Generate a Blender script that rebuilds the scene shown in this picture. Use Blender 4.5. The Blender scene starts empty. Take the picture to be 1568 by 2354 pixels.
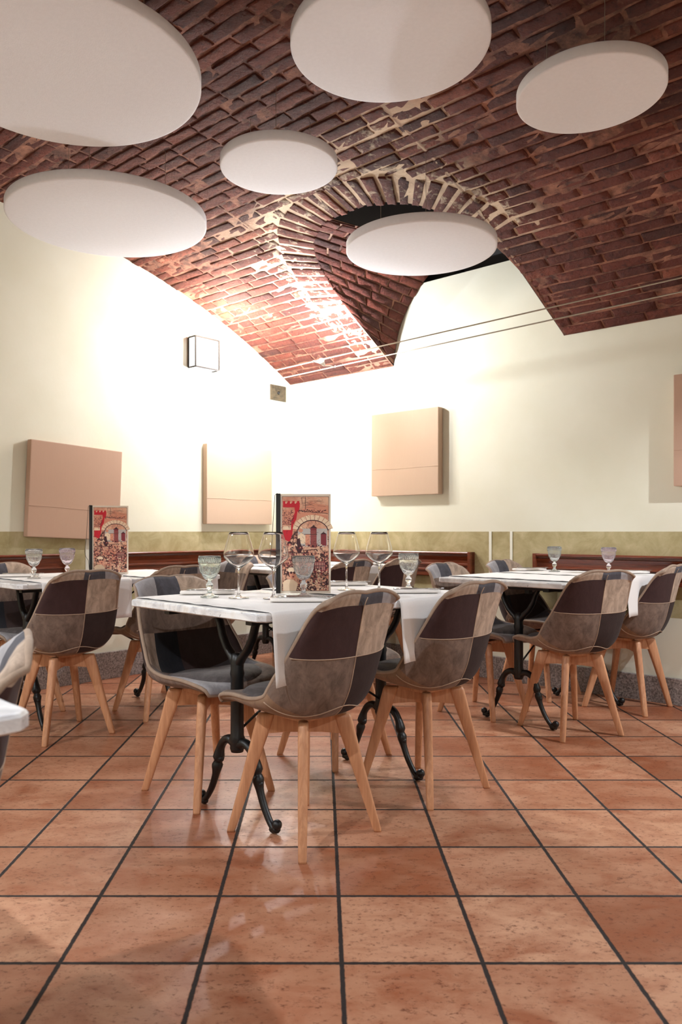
import bpy, bmesh, math, random
from mathutils import Vector, Matrix

random.seed(11)
SC = bpy.context.scene
COL = SC.collection
PI = math.pi

# ------------------------------------------------------------------ camera, world, lights, exposure
CAM_H = 1.02
cam_d = bpy.data.cameras.new('camera')
cam = bpy.data.objects.new('camera', cam_d)
COL.objects.link(cam)
cam.location = (0, 0, CAM_H)
cam.rotation_euler = (PI / 2, 0, 0)
cam_d.sensor_fit = 'VERTICAL'
cam_d.sensor_height = 36.0
cam_d.lens = 1761.0 / 2354.0 * 36.0
cam_d.shift_x = 44.0 / 2354.0
cam_d.shift_y = 45.0 / 2354.0
cam_d.clip_start = 0.05
cam_d.dof.use_dof = True
cam_d.dof.focus_distance = 3.1
cam_d.dof.aperture_fstop = 5.0
SC.camera = cam

SC.view_settings.view_transform = 'Standard'
SC.view_settings.look = 'None'
SC.view_settings.exposure = 0.55
SC.view_settings.gamma = 1.0
SC.view_settings.use_curve_mapping = False

world = bpy.data.worlds.new('world')
SC.world = world
world.use_nodes = True
world.node_tree.nodes['Background'].inputs[0].default_value = (1.0, 0.96, 0.9, 1)
world.node_tree.nodes['Background'].inputs[1].default_value = 0.03

# room frame: a runs along the right-hand wall, b along the left-hand wall, from the far corner
CO = Vector((-0.273, 6.67, 0))
UA = Vector((0.73995, -0.67268, 0))
VB = Vector((-0.67268, -0.73995, 0))
ANG_A = math.atan2(UA.y, UA.x)
ANG_B = math.atan2(VB.y, VB.x)

def W(a, b, z):
    p = CO + UA * a + VB * b
    return Vector((p.x, p.y, z))

P_SPOT, P_WALLLAMP = 52.0, 1.7     # strengths used by the lamp builders
# (a, b, z, watts) of unseen cable spotlights; all but the first added as fill
UNSEEN_LAMPS = [(4.75, 0.66, 2.29, 118), (3.3, 4.9, 2.25, 72), (5.9, 4.9, 2.25, 60), (1.3, 4.9, 2.25, 70), (6.6, 0.66, 2.30, 60)]

# ------------------------------------------------------------------ helpers
def tag(o, label=None, cat=None, group=None, kind=None):
    if label: o['label'] = label
    if cat: o['category'] = cat
    if group: o['group'] = group
    if kind: o['kind'] = kind
    return o

def empty(name, loc=(0, 0, 0), rz=0.0):
    o = bpy.data.objects.new(name, None)
    o.empty_display_size = 0.1
    COL.objects.link(o)
    o.location = loc
    o.rotation_euler = (0, 0, rz)
    return o

class MB:
    """collects verts and faces and links them as one mesh object"""
    def __init__(s):
        s.v = []; s.f = []; s.m = []; s.mi = 0; s.M = Matrix.Identity(4); s.sm = []; s.smooth = False
    def add(s, vs, fs, mi=None):
        k = len(s.v)
        s.v += [tuple(s.M @ Vector(p)) for p in vs]
        for f in fs:
            s.f.append(tuple(i + k for i in f)); s.m.append(s.mi if mi is None else mi); s.sm.append(s.smooth)
    def box(s, x0, x1, y0, y1, z0, z1):
        s.add([(x0,y0,z0),(x1,y0,z0),(x1,y1,z0),(x0,y1,z0),(x0,y0,z1),(x1,y0,z1),(x1,y1,z1),(x0,y1,z1)],
              [(0,3,2,1),(4,5,6,7),(0,1,5,4),(1,2,6,5),(2,3,7,6),(3,0,4,7)])
    def prism(s, pts, z0, z1):
        n = len(pts)
        s.add([(x, y, z0) for x, y in pts] + [(x, y, z1) for x, y in pts],
              [tuple(reversed(range(n))), tuple(range(n, 2*n))] + [(i, (i+1) % n, n+(i+1) % n, n+i) for i in range(n)])
    def loft(s, rings, cap=True):
        n = len(rings[0]); vs = [p for r in rings for p in r]; fs = []
        for j in range(len(rings)-1):
            for i in range(n):
                i2 = (i+1) % n
                fs.append((j*n+i, j*n+i2, (j+1)*n+i2, (j+1)*n+i))
        if cap:
            fs.append(tuple(reversed(range(n)))); fs.append(tuple((len(rings)-1)*n+i for i in range(n)))
        s.add(vs, fs)
    def tube(s, pts, r, seg=8, cap=True, flat=1.0):
        pts = [Vector(p) for p in pts]; n = len(pts)
        rr = r if isinstance(r, (list, tuple)) else [r]*n
        rings = []; prev = None
        for i, p in enumerate(pts):
            t = (pts[min(i+1, n-1)] - pts[max(i-1, 0)])
            if t.length < 1e-9: t = Vector((0, 0, 1))
            t.normalize()
            if prev is None:
                ref = Vector((0, 0, 1)) if abs(t.z) < 0.9 else Vector((1, 0, 0))
                x = t.cross(ref).normalized()
            else:
                x = (prev - t*prev.dot(t)).normalized()
            prev = x; y = t.cross(x)
            rings.append([p + x*rr[i]*math.cos(2*PI*k/seg) + y*rr[i]*flat*math.sin(2*PI*k/seg) for k in range(seg)])
        s.loft(rings, cap)
    def lathe(s, prof, seg=32, c=(0, 0, 0)):
        rings = [[(c[0]+r*math.cos(2*PI*k/seg), c[1]+r*math.sin(2*PI*k/seg), c[2]+z) for k in range(seg)] for r, z in prof]
        s.loft(rings, True)
    def ball(s, c, r, seg=12, rg=8, sc=(1, 1, 1)):
        rings = []
        for j in range(rg+1):
            th = PI*j/rg
            rr = max(math.sin(th), 0.001)*r; z = -math.cos(th)*r
            rings.append([(c[0]+sc[0]*rr*math.cos(2*PI*k/seg), c[1]+sc[1]*rr*math.sin(2*PI*k/seg), c[2]+sc[2]*z) for k in range(seg)])
        s.loft(rings, True)
    def build(s, name, mats, parent=None, bevel=0.0, smooth_angle=None):
        me = bpy.data.meshes.new(name)
        me.from_pydata(s.v, [], s.f)
        mats = mats if isinstance(mats, (list, tuple)) else [mats]
        for m in mats: me.materials.append(m)
        me.polygons.foreach_set('material_index', s.m)
        me.polygons.foreach_set('use_smooth', s.sm)
        me.update()
        bm = bmesh.new(); bm.from_mesh(me)
        bmesh.ops.recalc_face_normals(bm, faces=bm.faces)
        if bevel:
            es = [e for e in bm.edges if len(e.link_faces) == 2 and e.calc_face_angle(0) > 0.6]
            bmesh.ops.bevel(bm, geom=es, offset=bevel, segments=2, affect='EDGES', profile=0.7)
        bm.to_mesh(me); bm.free()
        o = bpy.data.objects.new(name, me)
        COL.objects.link(o)
        if parent: o.parent = parent
        return o

def cr(keys, x):
    """catmull-rom through [(x, value...)]"""
    n = len(keys)
    if x <= keys[0][0]: return list(keys[0][1:])
    if x >= keys[-1][0]: return list(keys[-1][1:])
    for i in range(n-1):
        if keys[i][0] <= x <= keys[i+1][0]:
            t = (x-keys[i][0])/(keys[i+1][0]-keys[i][0])
            p0 = keys[max(i-1, 0)]; p1 = keys[i]; p2 = keys[i+1]; p3 = keys[min(i+2, n-1)]
            return [0.5*((2*p1[k])+(-p0[k]+p2[k])*t+(2*p0[k]-5*p1[k]+4*p2[k]-p3[k])*t*t+(-p0[k]+3*p1[k]-3*p2[k]+p3[k])*t**3) for k in range(1, len(p1))]

def copy_tree(o, parent=None):
    c = o.copy(); COL.objects.link(c)
    if parent: c.parent = parent
    for ch in list(o.children): copy_tree(ch, c)
    return c

# ------------------------------------------------------------------ materials
def S(r, g, b):
    f = lambda c: (c/255.0/12.92) if c/255.0 <= 0.04045 else ((c/255.0+0.055)/1.055)**2.4
    return (f(r), f(g), f(b), 1)

def new_mat(name):
    m = bpy.data.materials.new(name); m.use_nodes = True
    nt = m.node_tree; b = nt.nodes['Principled BSDF']
    return m, nt, b

def nd(nt, t, **kw):
    n = nt.nodes.new(t)
    for k, v in kw.items(): setattr(n, k, v)
    return n

def mixc(nt, fac, c1, c2, mode='MIX'):
    n = nd(nt, 'ShaderNodeMix', data_type='RGBA', blend_type=mode)
    for sock, v in ((n.inputs[0], fac), (n.inputs[6], c1), (n.inputs[7], c2)):
        if hasattr(v, 'links') or isinstance(v, bpy.types.NodeSocket): nt.links.new(v, sock)
        else: sock.default_value = v
    return n.outputs[2]

def mth(nt, op, a, b=0.0, c=0.0):
    n = nd(nt, 'ShaderNodeMath', operation=op)
    for i, v in enumerate((a, b, c)):
        if isinstance(v, bpy.types.NodeSocket): nt.links.new(v, n.inputs[i])
        else: n.inputs[i].default_value = v
    return n.outputs[0]

def noise(nt, vec, scale, detail=4, rough=0.55, dist=0.0):
    n = nd(nt, 'ShaderNodeTexNoise')
    n.inputs['Scale'].default_value = scale; n.inputs['Detail'].default_value = detail
    n.inputs['Roughness'].default_value = rough; n.inputs['Distortion'].default_value = dist
    if vec is not None: nt.links.new(vec, n.inputs['Vector'])
    return n.outputs['Fac']

def ramp(nt, fac, p0, p1, c0=(0, 0, 0, 1), c1=(1, 1, 1, 1)):
    n = nd(nt, 'ShaderNodeValToRGB')
    n.color_ramp.elements[0].position = p0; n.color_ramp.elements[0].color = c0
    n.color_ramp.elements[1].position = p1; n.color_ramp.elements[1].color = c1
    nt.links.new(fac, n.inputs[0]); return n.outputs[0]

def coords(nt, kind='Object'):
    return nd(nt, 'ShaderNodeTexCoord').outputs[kind]

def mapping(nt, vec, scale=(1, 1, 1), rot=(0, 0, 0)):
    n = nd(nt, 'ShaderNodeMapping'); n.inputs['Scale'].default_value = scale; n.inputs['Rotation'].default_value = rot
    nt.links.new(vec, n.inputs['Vector']); return n.outputs[0]

def bump(nt, b, h, strength=0.3, dist=0.01):
    n = nd(nt, 'ShaderNodeBump'); n.inputs['Strength'].default_value = strength; n.inputs['Distance'].default_value = dist
    nt.links.new(h, n.inputs['Height']); nt.links.new(n.outputs[0], b.inputs['Normal'])

def simple(name, col, rough=0.5, metal=0.0, var=0.12, scale=12, bmp=0.0, stretch=(1, 1, 1), sheen=0.0, coat=0.0):
    m, nt, b = new_mat(name)
    v = mapping(nt, coords(nt), stretch)
    n = noise(nt, v, scale, 5)
    dark = tuple(c*(1-var) for c in col[:3])+(1,); light = tuple(min(1, c*(1+var)) for c in col[:3])+(1,)
    nt.links.new(ramp(nt, n, 0.3, 0.7, dark, light), b.inputs['Base Color'])
    b.inputs['Roughness'].default_value = rough; b.inputs['Metallic'].default_value = metal
    b.inputs['Sheen Weight'].default_value = sheen; b.inputs['Coat Weight'].default_value = coat
    if bmp: bump(nt, b, noise(nt, v, scale*3, 6), bmp, 0.004)
    return m

# --- terracotta floor tiles
TILE, TX, TY = 0.3335, 0.047, 1.81
def mat_floor():
    m, nt, b = new_mat('terracotta_tiles')
    sep = nd(nt, 'ShaderNodeSeparateXYZ'); nt.links.new(coords(nt), sep.inputs[0])
    gx = mth(nt, 'DIVIDE', mth(nt, 'SUBTRACT', sep.outputs[0], TX), TILE)
    gy = mth(nt, 'DIVIDE', mth(nt, 'SUBTRACT', sep.outputs[1], TY), TILE)
    def edge(g):
        fr = mth(nt, 'FRACT', g)
        return mth(nt, 'MINIMUM', fr, mth(nt, 'SUBTRACT', 1.0, fr))
    wob = mth(nt, 'MULTIPLY', mth(nt, 'SUBTRACT', noise(nt, coords(nt), 60, 2), 0.5), 0.012)
    e = mth(nt, 'ADD', mth(nt, 'MINIMUM', edge(gx), edge(gy)), wob)
    mask = nd(nt, 'ShaderNodeMapRange'); nt.links.new(e, mask.inputs[0])
    mask.inputs[1].default_value = 0.013; mask.inputs[2].default_value = 0.021
    cmb = nd(nt, 'ShaderNodeCombineXYZ')
    nt.links.new(mth(nt, 'FLOOR', gx), cmb.inputs[0]); nt.links.new(mth(nt, 'FLOOR', gy), cmb.inputs[1])
    wn = nd(nt, 'ShaderNodeTexWhiteNoise', noise_dimensions='2D'); nt.links.new(cmb.outputs[0], wn.inputs[0])
    shift = nd(nt, 'ShaderNodeVectorMath', operation='MULTIPLY_ADD')
    nt.links.new(wn.outputs['Color'], shift.inputs[0]); shift.inputs[1].default_value = (13, 17, 9); nt.links.new(coords(nt), shift.inputs[2])
    sv = mapping(nt, shift.outputs[0], (0.75, 1.2, 1))
    base = ramp(nt, wn.outputs['Value'], 0.0, 1.0, S(142, 82, 53), S(198, 148, 117))
    n1 = ramp(nt, noise(nt, sv, 9, 6, 0.65, 0.4), 0.42, 0.68)
    c = mixc(nt, mth(nt, 'MULTIPLY', n1, 0.8), base, S(144, 74, 41))
    n2 = ramp(nt, noise(nt, sv, 5, 3), 0.45, 0.75)
    c = mixc(nt, mth(nt, 'MULTIPLY', n2, 0.5), c, S(206, 156, 126))
    n3 = ramp(nt, noise(nt, sv, 62, 7, 0.8), 0.54, 0.64)
    c = mixc(nt, mth(nt, 'MULTIPLY', n3, 0.8), c, S(96, 46, 25))
    c = mixc(nt, mask.outputs[0], S(34, 24, 21), c)
    nt.links.new(c, b.inputs['Base Color'])
    rg = mth(nt, 'ADD', mth(nt, 'MULTIPLY', n3, 0.15), mth(nt, 'MULTIPLY', mth(nt, 'SUBTRACT', 1.0, mask.outputs[0]), 0.4))
    nt.links.new(mth(nt, 'ADD', rg, 0.38), b.inputs['Roughness'])
    h = mth(nt, 'ADD', mask.outputs[0], mth(nt, 'MULTIPLY', noise(nt, sv, 30, 4), 0.25))
    bump(nt, b, h, 0.35, 0.004)
    return m

# --- painted walls: cream above, washed olive band from 0.51 to 1.02, cream below
def mat_wall():
    m, nt, b = new_mat('painted_plaster')
    oc = coords(nt)
    sep = nd(nt, 'ShaderNodeSeparateXYZ'); nt.links.new(oc, sep.inputs[0])
    z = sep.outputs[2]
    band = mth(nt, 'MULTIPLY', mth(nt, 'LESS_THAN', z, 1.02), mth(nt, 'GREATER_THAN', z, 0.508))
    cream = ramp(nt, noise(nt, oc, 2.2, 4), 0.3, 0.75, S(224, 221, 200), S(232, 230, 213))
    ol = ramp(nt, noise(nt, oc, 6.5, 8, 0.68, 0.6), 0.32, 0.72, S(158, 144, 98), S(198, 186, 146))
    nt.links.new(mixc(nt, band, cream, ol), b.inputs['Base Color'])
    b.inputs['Roughness'].default_value = 0.75
    bump(nt, b, noise(nt, oc, 45, 6), 0.08, 0.006)
    return m

def brick_mat(name='brick', dark=1.0):
    m, nt, b = new_mat(name)
    oc = coords(nt)
    at = nd(nt, 'ShaderNodeAttribute', attribute_name='tone')
    sp = nd(nt, 'ShaderNodeSeparateColor'); nt.links.new(at.outputs['Color'], sp.inputs[0])
    base = nd(nt, 'ShaderNodeValToRGB'); nt.links.new(sp.outputs[0], base.inputs[0])
    cr_ = base.color_ramp
    cr_.elements[0].position = 0; cr_.elements[0].color = S(78, 38, 32)
    cr_.elements[1].position = 1; cr_.elements[1].color = S(150, 84, 62)
    e = cr_.elements.new(0.4); e.color = S(101, 47, 36)
    e = cr_.elements.new(0.75); e.color = S(120, 58, 43)
    n1 = noise(nt, oc, 28, 7, 0.7)
    c = mixc(nt, ramp(nt, n1, 0.5, 0.75), base.outputs[0], S(58, 30, 27))
    # dusty mortar rubbed over the faces of some bricks
    dust = ramp(nt, noise(nt, oc, 16, 6, 0.7, 0.5), 0.60, 0.72)
    c = mixc(nt, mth(nt, 'MULTIPLY', dust, 0.35), c, S(170, 120, 96))
    # cream lime smeared round the arch: own shape, strength stored per vertex
    sm_ = ramp(nt, mth(nt, 'ADD', mth(nt, 'MULTIPLY', noise(nt, oc, 19, 6, 0.65, 0.8), 0.9), mth(nt, 'MULTIPLY', sp.outputs[1], 0.36)), 0.74, 0.86)
    c = mixc(nt, mth(nt, 'MULTIPLY', sm_, 0.7), c, S(226, 204, 176))
    nt.links.new(c, b.inputs['Base Color'])
    b.inputs['Roughness'].default_value = 0.82
    b.inputs['Specular IOR Level'].default_value = 0.35
    h = mth(nt, 'ADD', noise(nt, oc, 55, 8, 0.7), mth(nt, 'MULTIPLY', noise(nt, oc, 14, 4), 1.2))
    bump(nt, b, h, 1.0, 0.02)
    return m

def mortar_mat():
    m, nt, b = new_mat('mortar')
    oc = coords(nt)
    at = nd(nt, 'ShaderNodeAttribute', attribute_name='tone')
    sp = nd(nt, 'ShaderNodeSeparateColor'); nt.links.new(at.outputs['Color'], sp.inputs[0])
    c = ramp(nt, noise(nt, oc, 9, 6, 0.7), 0.35, 0.7, S(72, 40, 33), S(168, 112, 88))
    c = mixc(nt, sp.outputs[1], c, S(226, 200, 172))
    nt.links.new(c, b.inputs['Base Color']); b.inputs['Roughness'].default_value = 0.9
    bump(nt, b, noise(nt, oc, 60, 6, 0.7), 0.7, 0.01)
    return m

def fabric(name, col, var=0.25, sheen=0.12):
    m, nt, b = new_mat(name)
    oc = coords(nt)
    n = noise(nt, mapping(nt, oc, (1, 1, 0.55)), 24, 6, 0.7, 0.8)
    fine = noise(nt, oc, 380, 3, 0.6)
    dark = tuple(c*(1-var) for c in col[:3])+(1,); light = tuple(min(1, c*(1+var)) for c in col[:3])+(1,)
    c = ramp(nt, n, 0.3, 0.7, dark, light)
    c = mixc(nt, mth(nt, 'MULTIPLY', fine, 0.35), c, tuple(x*0.55 for x in col[:3])+(1,))
    nt.links.new(c, b.inputs['Base Color'])
    b.inputs['Roughness'].default_value = 0.85; b.inputs['Sheen Weight'].default_value = sheen
    b.inputs['Sheen Roughness'].default_value = 0.4; b.inputs['Specular IOR Level'].default_value = 0.2
    bump(nt, b, mth(nt, 'ADD', n, mth(nt, 'MULTIPLY', fine, 0.3)), 0.3, 0.006)
    return m

def wood(name, c0, c1, scale=(18, 18, 1.6), rough=0.45, coat=0.1):
    m, nt, b = new_mat(name)
    v = mapping(nt, coords(nt), scale)
    n = noise(nt, v, 3.0, 6, 0.6, 1.2)
    nt.links.new(ramp(nt, n, 0.3, 0.72, c0, c1), b.inputs['Base Color'])
    b.inputs['Roughness'].default_value = rough; b.inputs['Coat Weight'].default_value = coat
    bump(nt, b, n, 0.12, 0.002)
    return m

def marble_mat():
    m, nt, b = new_mat('white_marble')
    oc = coords(nt)
    n = noise(nt, oc, 4.5, 8, 0.7, 2.2)
    c = ramp(nt, n, 0.42, 0.62, S(196, 196, 200), S(238, 238, 238))
    geo = nd(nt, 'ShaderNodeNewGeometry')
    sp = nd(nt, 'ShaderNodeSeparateXYZ'); nt.links.new(geo.outputs['Normal'], sp.inputs[0])
    side = mth(nt, 'LESS_THAN', mth(nt, 'ABSOLUTE', sp.outputs[2]), 0.85)
    pit = ramp(nt, noise(nt, oc, 55, 6, 0.75), 0.60, 0.66)
    c = mixc(nt, mth(nt, 'MULTIPLY', side, pit), c, S(70, 64, 60))
    wear = ramp(nt, noise(nt, oc, 16, 5), 0.5, 0.7)
    c = mixc(nt, mth(nt, 'MULTIPLY', side, mth(nt, 'MULTIPLY', wear, 0.4)), c, S(200, 186, 168))
    nt.links.new(c, b.inputs['Base Color']); b.inputs['Roughness'].default_value = 0.22
    return m

def granite_mat():
    m, nt, b = new_mat('grey_granite')
    oc = coords(nt)
    n = noise(nt, oc, 90, 4, 0.8)
    c = ramp(nt, n, 0.38, 0.62, S(78, 70, 68), S(176, 164, 158))
    c = mixc(nt, mth(nt, 'MULTIPLY', ramp(nt, noise(nt, oc, 7, 4), 0.4, 0.7), 0.4), c, S(104, 92, 88))
    nt.links.new(c, b.inputs['Base Color']); b.inputs['Roughness'].default_value = 0.55
    return m

def burlap_mat(name, c0):
    m, nt, b = new_mat(name)
    oc = coords(nt)
    w1 = nd(nt, 'ShaderNodeTexWave', wave_type='BANDS', bands_direction='X'); w1.inputs['Scale'].default_value = 90; w1.inputs['Distortion'].default_value = 1.5
    w2 = nd(nt, 'ShaderNodeTexWave', wave_type='BANDS', bands_direction='Z'); w2.inputs['Scale'].default_value = 90; w2.inputs['Distortion'].default_value = 1.5
    nt.links.new(oc, w1.inputs[0]); nt.links.new(oc, w2.inputs[0])
    wv = mth(nt, 'MULTIPLY', w1.outputs['Fac'], w2.outputs['Fac'])
    big = noise(nt, oc, 3, 3)
    thr = noise(nt, mapping(nt, oc, (60, 60, 2)), 3, 3)
    c = mixc(nt, mth(nt, 'MULTIPLY', wv, 0.35), c0, tuple(x*0.72 for x in c0[:3])+(1,))
    c = mixc(nt, mth(nt, 'MULTIPLY', thr, 0.3), c, tuple(min(1, x*1.2) for x in c0[:3])+(1,))
    nt.links.new(c, b.inputs['Base Color']); b.inputs['Roughness'].default_value = 0.9
    b.inputs['Sheen Weight'].default_value = 0.2
    bump(nt, b, wv, 0.3, 0.002)
    return m

def glass_mat(name, tint=(1, 1, 1, 1), rough=0.0, relief=False):
    m, nt, b = new_mat(name)
    b.inputs['Base Color'].default_value = tint; b.inputs['Transmission Weight'].default_value = 1.0
    b.inputs['Roughness'].default_value = rough; b.inputs['IOR'].default_value = 1.47
    if relief: b.inputs['Transmission Weight'].default_value = 0.92
    if relief:
        v = nd(nt, 'ShaderNodeTexVoronoi', feature='SMOOTH_F1'); v.inputs['Scale'].default_value = 75
        nt.links.new(coords(nt), v.inputs['Vector'])
        bump(nt, b, v.outputs['Distance'], 0.5, 0.004)
    return m

def emit_mat(name, col, st):
    m = bpy.data.materials.new(name); m.use_nodes = True; nt = m.node_tree
    nt.nodes.clear()
    e = nd(nt, 'ShaderNodeEmission'); e.inputs[0].default_value = col; e.inputs[1].default_value = st
    o = nd(nt, 'ShaderNodeOutputMaterial'); nt.links.new(e.outputs[0], o.inputs[0])
    return m

M = {}
M['floor'] = mat_floor(); M['wall'] = mat_wall(); M['brick'] = brick_mat(); M['mortar'] = mortar_mat()
M['marble'] = marble_mat(); M['granite'] = granite_mat()
M['trim'] = simple('white_paint', S(238, 237, 224), 0.6, var=0.03)
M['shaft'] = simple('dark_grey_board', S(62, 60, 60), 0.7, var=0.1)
M['iron'] = simple('black_cast_iron', S(9, 9, 11), 0.42, 0.0, 0.3, 30, 0.2, coat=0.05)
M['beech'] = wood('beech_wood', S(178, 122, 86), S(212, 158, 118))
M['mahogany'] = wood('varnished_mahogany', S(84, 36, 20), S(136, 66, 38), (2, 2, 40), 0.28, 0.5)
M['linen'] = simple('white_linen', S(226, 222, 219), 0.85, var=0.03, scale=300, bmp=0.15, sheen=0.2)
M['napkin'] = simple('napkin_cotton', S(236, 230, 224), 0.85, var=0.03, scale=200, bmp=0.1)
M['steel'] = simple('polished_steel', S(190, 188, 186), 0.2, 1.0, 0.05)
M['wire'] = simple('steel_cable', S(176, 166, 150), 0.4, 0.6, 0.1)
M['felt'] = simple('white_acoustic_felt', S(232, 231, 236), 0.9, var=0.02, scale=60, bmp=0.15)
M['burlap_a'] = burlap_mat('brown_burlap', S(190, 156, 134)); M['burlap_b'] = burlap_mat('sand_burlap', S(192, 164, 140))
M['bronze'] = simple('bronze_frame', S(34, 25, 19), 0.8, 0.0, 0.2)
M['plate'] = simple('weathered_brass', S(74, 62, 44), 0.7, 0.0, 0.5, 40, 0.4)
M['white_metal'] = simple('white_enamel', S(225, 222, 215), 0.4, var=0.04)
M['glass'] = glass_mat('clear_glass')
M['gl_green'] = glass_mat('green_tinted_glass', (0.93, 0.99, 0.96, 1), 0.03, True)
M['f_cushion'] = fabric('grey_cushion_velvet', S(92, 85, 84), 0.4, 0.08)
M['gl_clear'] = glass_mat('pressed_clear_glass', (0.98, 0.99, 0.98, 1), 0.03, True)
M['gl_pink'] = glass_mat('pink_tinted_glass', (0.98, 0.92, 0.97, 1), 0.03, True)
M['gl_smoke'] = glass_mat('smoke_tinted_glass', (0.87, 0.90, 0.89, 1), 0.03, True)
M['f_brown'] = fabric('dark_brown_velvet', S(66, 46, 45), 0.2, 0.05)
M['f_beige'] = fabric('beige_velvet', S(176, 154, 136), 0.45)
M['f_tan'] = fabric('tan_velvet', S(142, 114, 92), 0.25)
M['f_grey'] = fabric('taupe_velvet', S(120, 101, 90), 0.5)
M['f_dark'] = fabric('charcoal_velvet', S(56, 43, 41), 0.2, 0.04)
M['f_blue'] = fabric('slate_blue_velvet', S(84, 82, 88), 0.3, 0.05)
M['f_light'] = fabric('pale_grey_velvet', S(160, 156, 158), 0.2)
M['f_black'] = fabric('black_velvet', S(30, 30, 35), 0.2)
M['f_pipe'] = fabric('piping_cord', S(160, 138, 120), 0.15)
M['thread'] = simple('seam_thread', S(176, 150, 128), 0.8)
M['black_plastic'] = simple('black_plastic', S(30, 27, 26), 0.5)
M['rubber'] = simple('black_elastic', S(20, 18, 18), 0.7)
M['paper'] = simple('cream_paper', S(240, 226, 208), 0.6, var=0.02)

# ------------------------------------------------------------------ room shell
LEN_A, LEN_B = 8.2, 5.6
R_V, B_C, Z_C, Z_S = 5.4, 2.8, 3.08, 2.302
TH0 = math.asin(B_C/R_V); ARC = 2*R_V*TH0
def vz(b): return Z_C-(R_V-math.sqrt(max(R_V*R_V-(b-B_C)**2, 0)))
def vault(a, t, h=0.0):
    """point on the vault, h metres below its face (towards the room)"""
    th = -TH0+t/R_V
    return W(a, B_C+(R_V-h)*math.sin(th), Z_C-R_V+(R_V-h)*math.cos(th))
def t_of_b(b): return R_V*(math.asin((b-B_C)/R_V)+TH0)
NA0, NA1, NAC, NAH = 1.12, 2.50, 1.81, 0.69
def b_edge(a):
    x = min(abs(a-NAC)/NAH, 1.0)
    return 1.36*(1-x**2.6)**(1/2.6)
def zw(a):
    x = min(abs(a-NAC)/NAH, 1.0)
    return 2.29+0.766*(1-x**1.9)**(1/1.9)

fl = MB()
fl.prism([tuple(W(-0.2, -0.2, 0)[:2]), tuple(W(-0.2, LEN_B+0.2, 0)[:2]), tuple(W(LEN_A+0.2, LEN_B+0.2, 0)[:2]), tuple(W(LEN_A+0.2, -0.2, 0)[:2])], -0.1, 0.0)
tag(fl.build('floor', M['floor']), kind='structure')

def wall_poly(name, pts, fn, mat=None):
    """pts: outline in (along, z); fn(along, depth, z) -> world, depth 0 inside face, 1 outside"""
    mb = MB(); n = len(pts)
    mb.add([fn(p, 0, z) for p, z in pts]+[fn(p, 1, z) for p, z in pts],
           [tuple(range(n)), tuple(reversed(range(n, 2*n)))]+[(i, (i+1) % n, n+(i+1) % n, n+i) for i in range(n)])
    return tag(mb.build(name, mat or M['wall']), kind='structure')

arc_pts = [(b, vz(b)+0.01) for b in [LEN_B-i*LEN_B/60 for i in range(61)]]
wall_poly('wall_left', [(-0.0, 0), (LEN_B, 0)]+arc_pts, lambda p, d, z: W(-0.14*d, p, z))
wall_poly('wall_near', [(-0.0, 0), (LEN_B, 0)]+arc_pts, lambda p, d, z: W(LEN_A+0.14*d, p, z))
lun = [(NA1-i*(NA1-NA0)/50, min(zw(NA1-i*(NA1-NA0)/50), 2.88)) for i in range(51)]
wall_poly('wall_right', [(-0.14, 0), (LEN_A+.14, 0), (LEN_A+.14, Z_S), (NA1, Z_S)]+lun+[(NA0, Z_S), (-0.14, Z_S)], lambda p, d, z: W(p, -0.14*d, z))
wall_poly('wall_back', [(-0.14, 0), (LEN_A+.14, 0), (LEN_A+.14, Z_S), (-0.14, Z_S)], lambda p, d, z: W(p, LEN_B+0.14*d, z))

# skirting, white painted borders
def along_box(fn, p0, p1, z0, z1, d0, d1, name, mat, bevel=0.0, parent=None):
    mb = MB()
    vs = [fn(p, d, z) for z in (z0, z1) for p, d in ((p0, d0), (p1, d0), (p1, d1), (p0, d1))]
    mb.add(vs, [(0,3,2,1),(4,5,6,7),(0,1,5,4),(1,2,6,5),(2,3,7,6),(3,0,4,7)])
    return mb.build(name, mat, parent, bevel)
RWf = lambda p, d, z: W(p, d, z)          # on the right wall: p along a, d into the room
LWf = lambda p, d, z: W(d, p, z)          # on the left wall
tag(along_box(RWf, 0.03, LEN_A, 0, 0.155, 0.0, 0.03, 'baseboard_right', M['granite'], 0.003), kind='structure')
tag(along_box(LWf, 0.0, LEN_B, 0, 0.185, 0.0, 0.03, 'baseboard_left', M['granite'], 0.003), kind='structure')
k = 1
for fn, p0, p1 in ((RWf, 1.951, 1.970), (RWf, 2.113, 2.130), (LWf, 1.955, 1.982), (LWf, 1.925, 1.938)):
    tag(along_box(fn, p0, p1, 0.50, 1.022, 0.0, 0.004, 'trim_%d' % k, M['trim']), kind='structure'); k += 1

# ------------------------------------------------------------------ brick vault
def smear_at(a, b):
    """how much lime is smeared round the arch (0..1), at plan position a, b"""
    x = (a-NAC)/NAH
    best = 9
    for i in range(0, 41):
        aa = NA0+i*(NA1-NA0)/40
        d = math.hypot(a-aa, b-b_edge(aa))
        if d < best: best = d
    s = max(0.0, 1-abs(best-0.26)/0.17)
    s = max(s, 0.85*max(0, 1-abs(best-0.1)/0.18))
    if b < 0.35: s *= b/0.35
    if a > 2.75: s *= max(0, 1-(a-2.75)/0.25)
    if a > 1.9: s *= min(1, max(0, (b-0.72)/0.18))
    # patch that runs on up the vault from the crown of the arch
    pd = math.hypot((a-2.35)/0.42, (b-1.78)/0.22)
    s = max(s, 0.8*max(0, 1.25-pd) if pd < 1.25 else 0)
    pd = math.hypot((a-1.0)/0.32, (b-1.15)/0.5)
    s = max(s, 0.6*max(0, 1.2-pd) if pd < 1.2 else 0)
    return min(s, 1.0)
RING = 0.235
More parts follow.
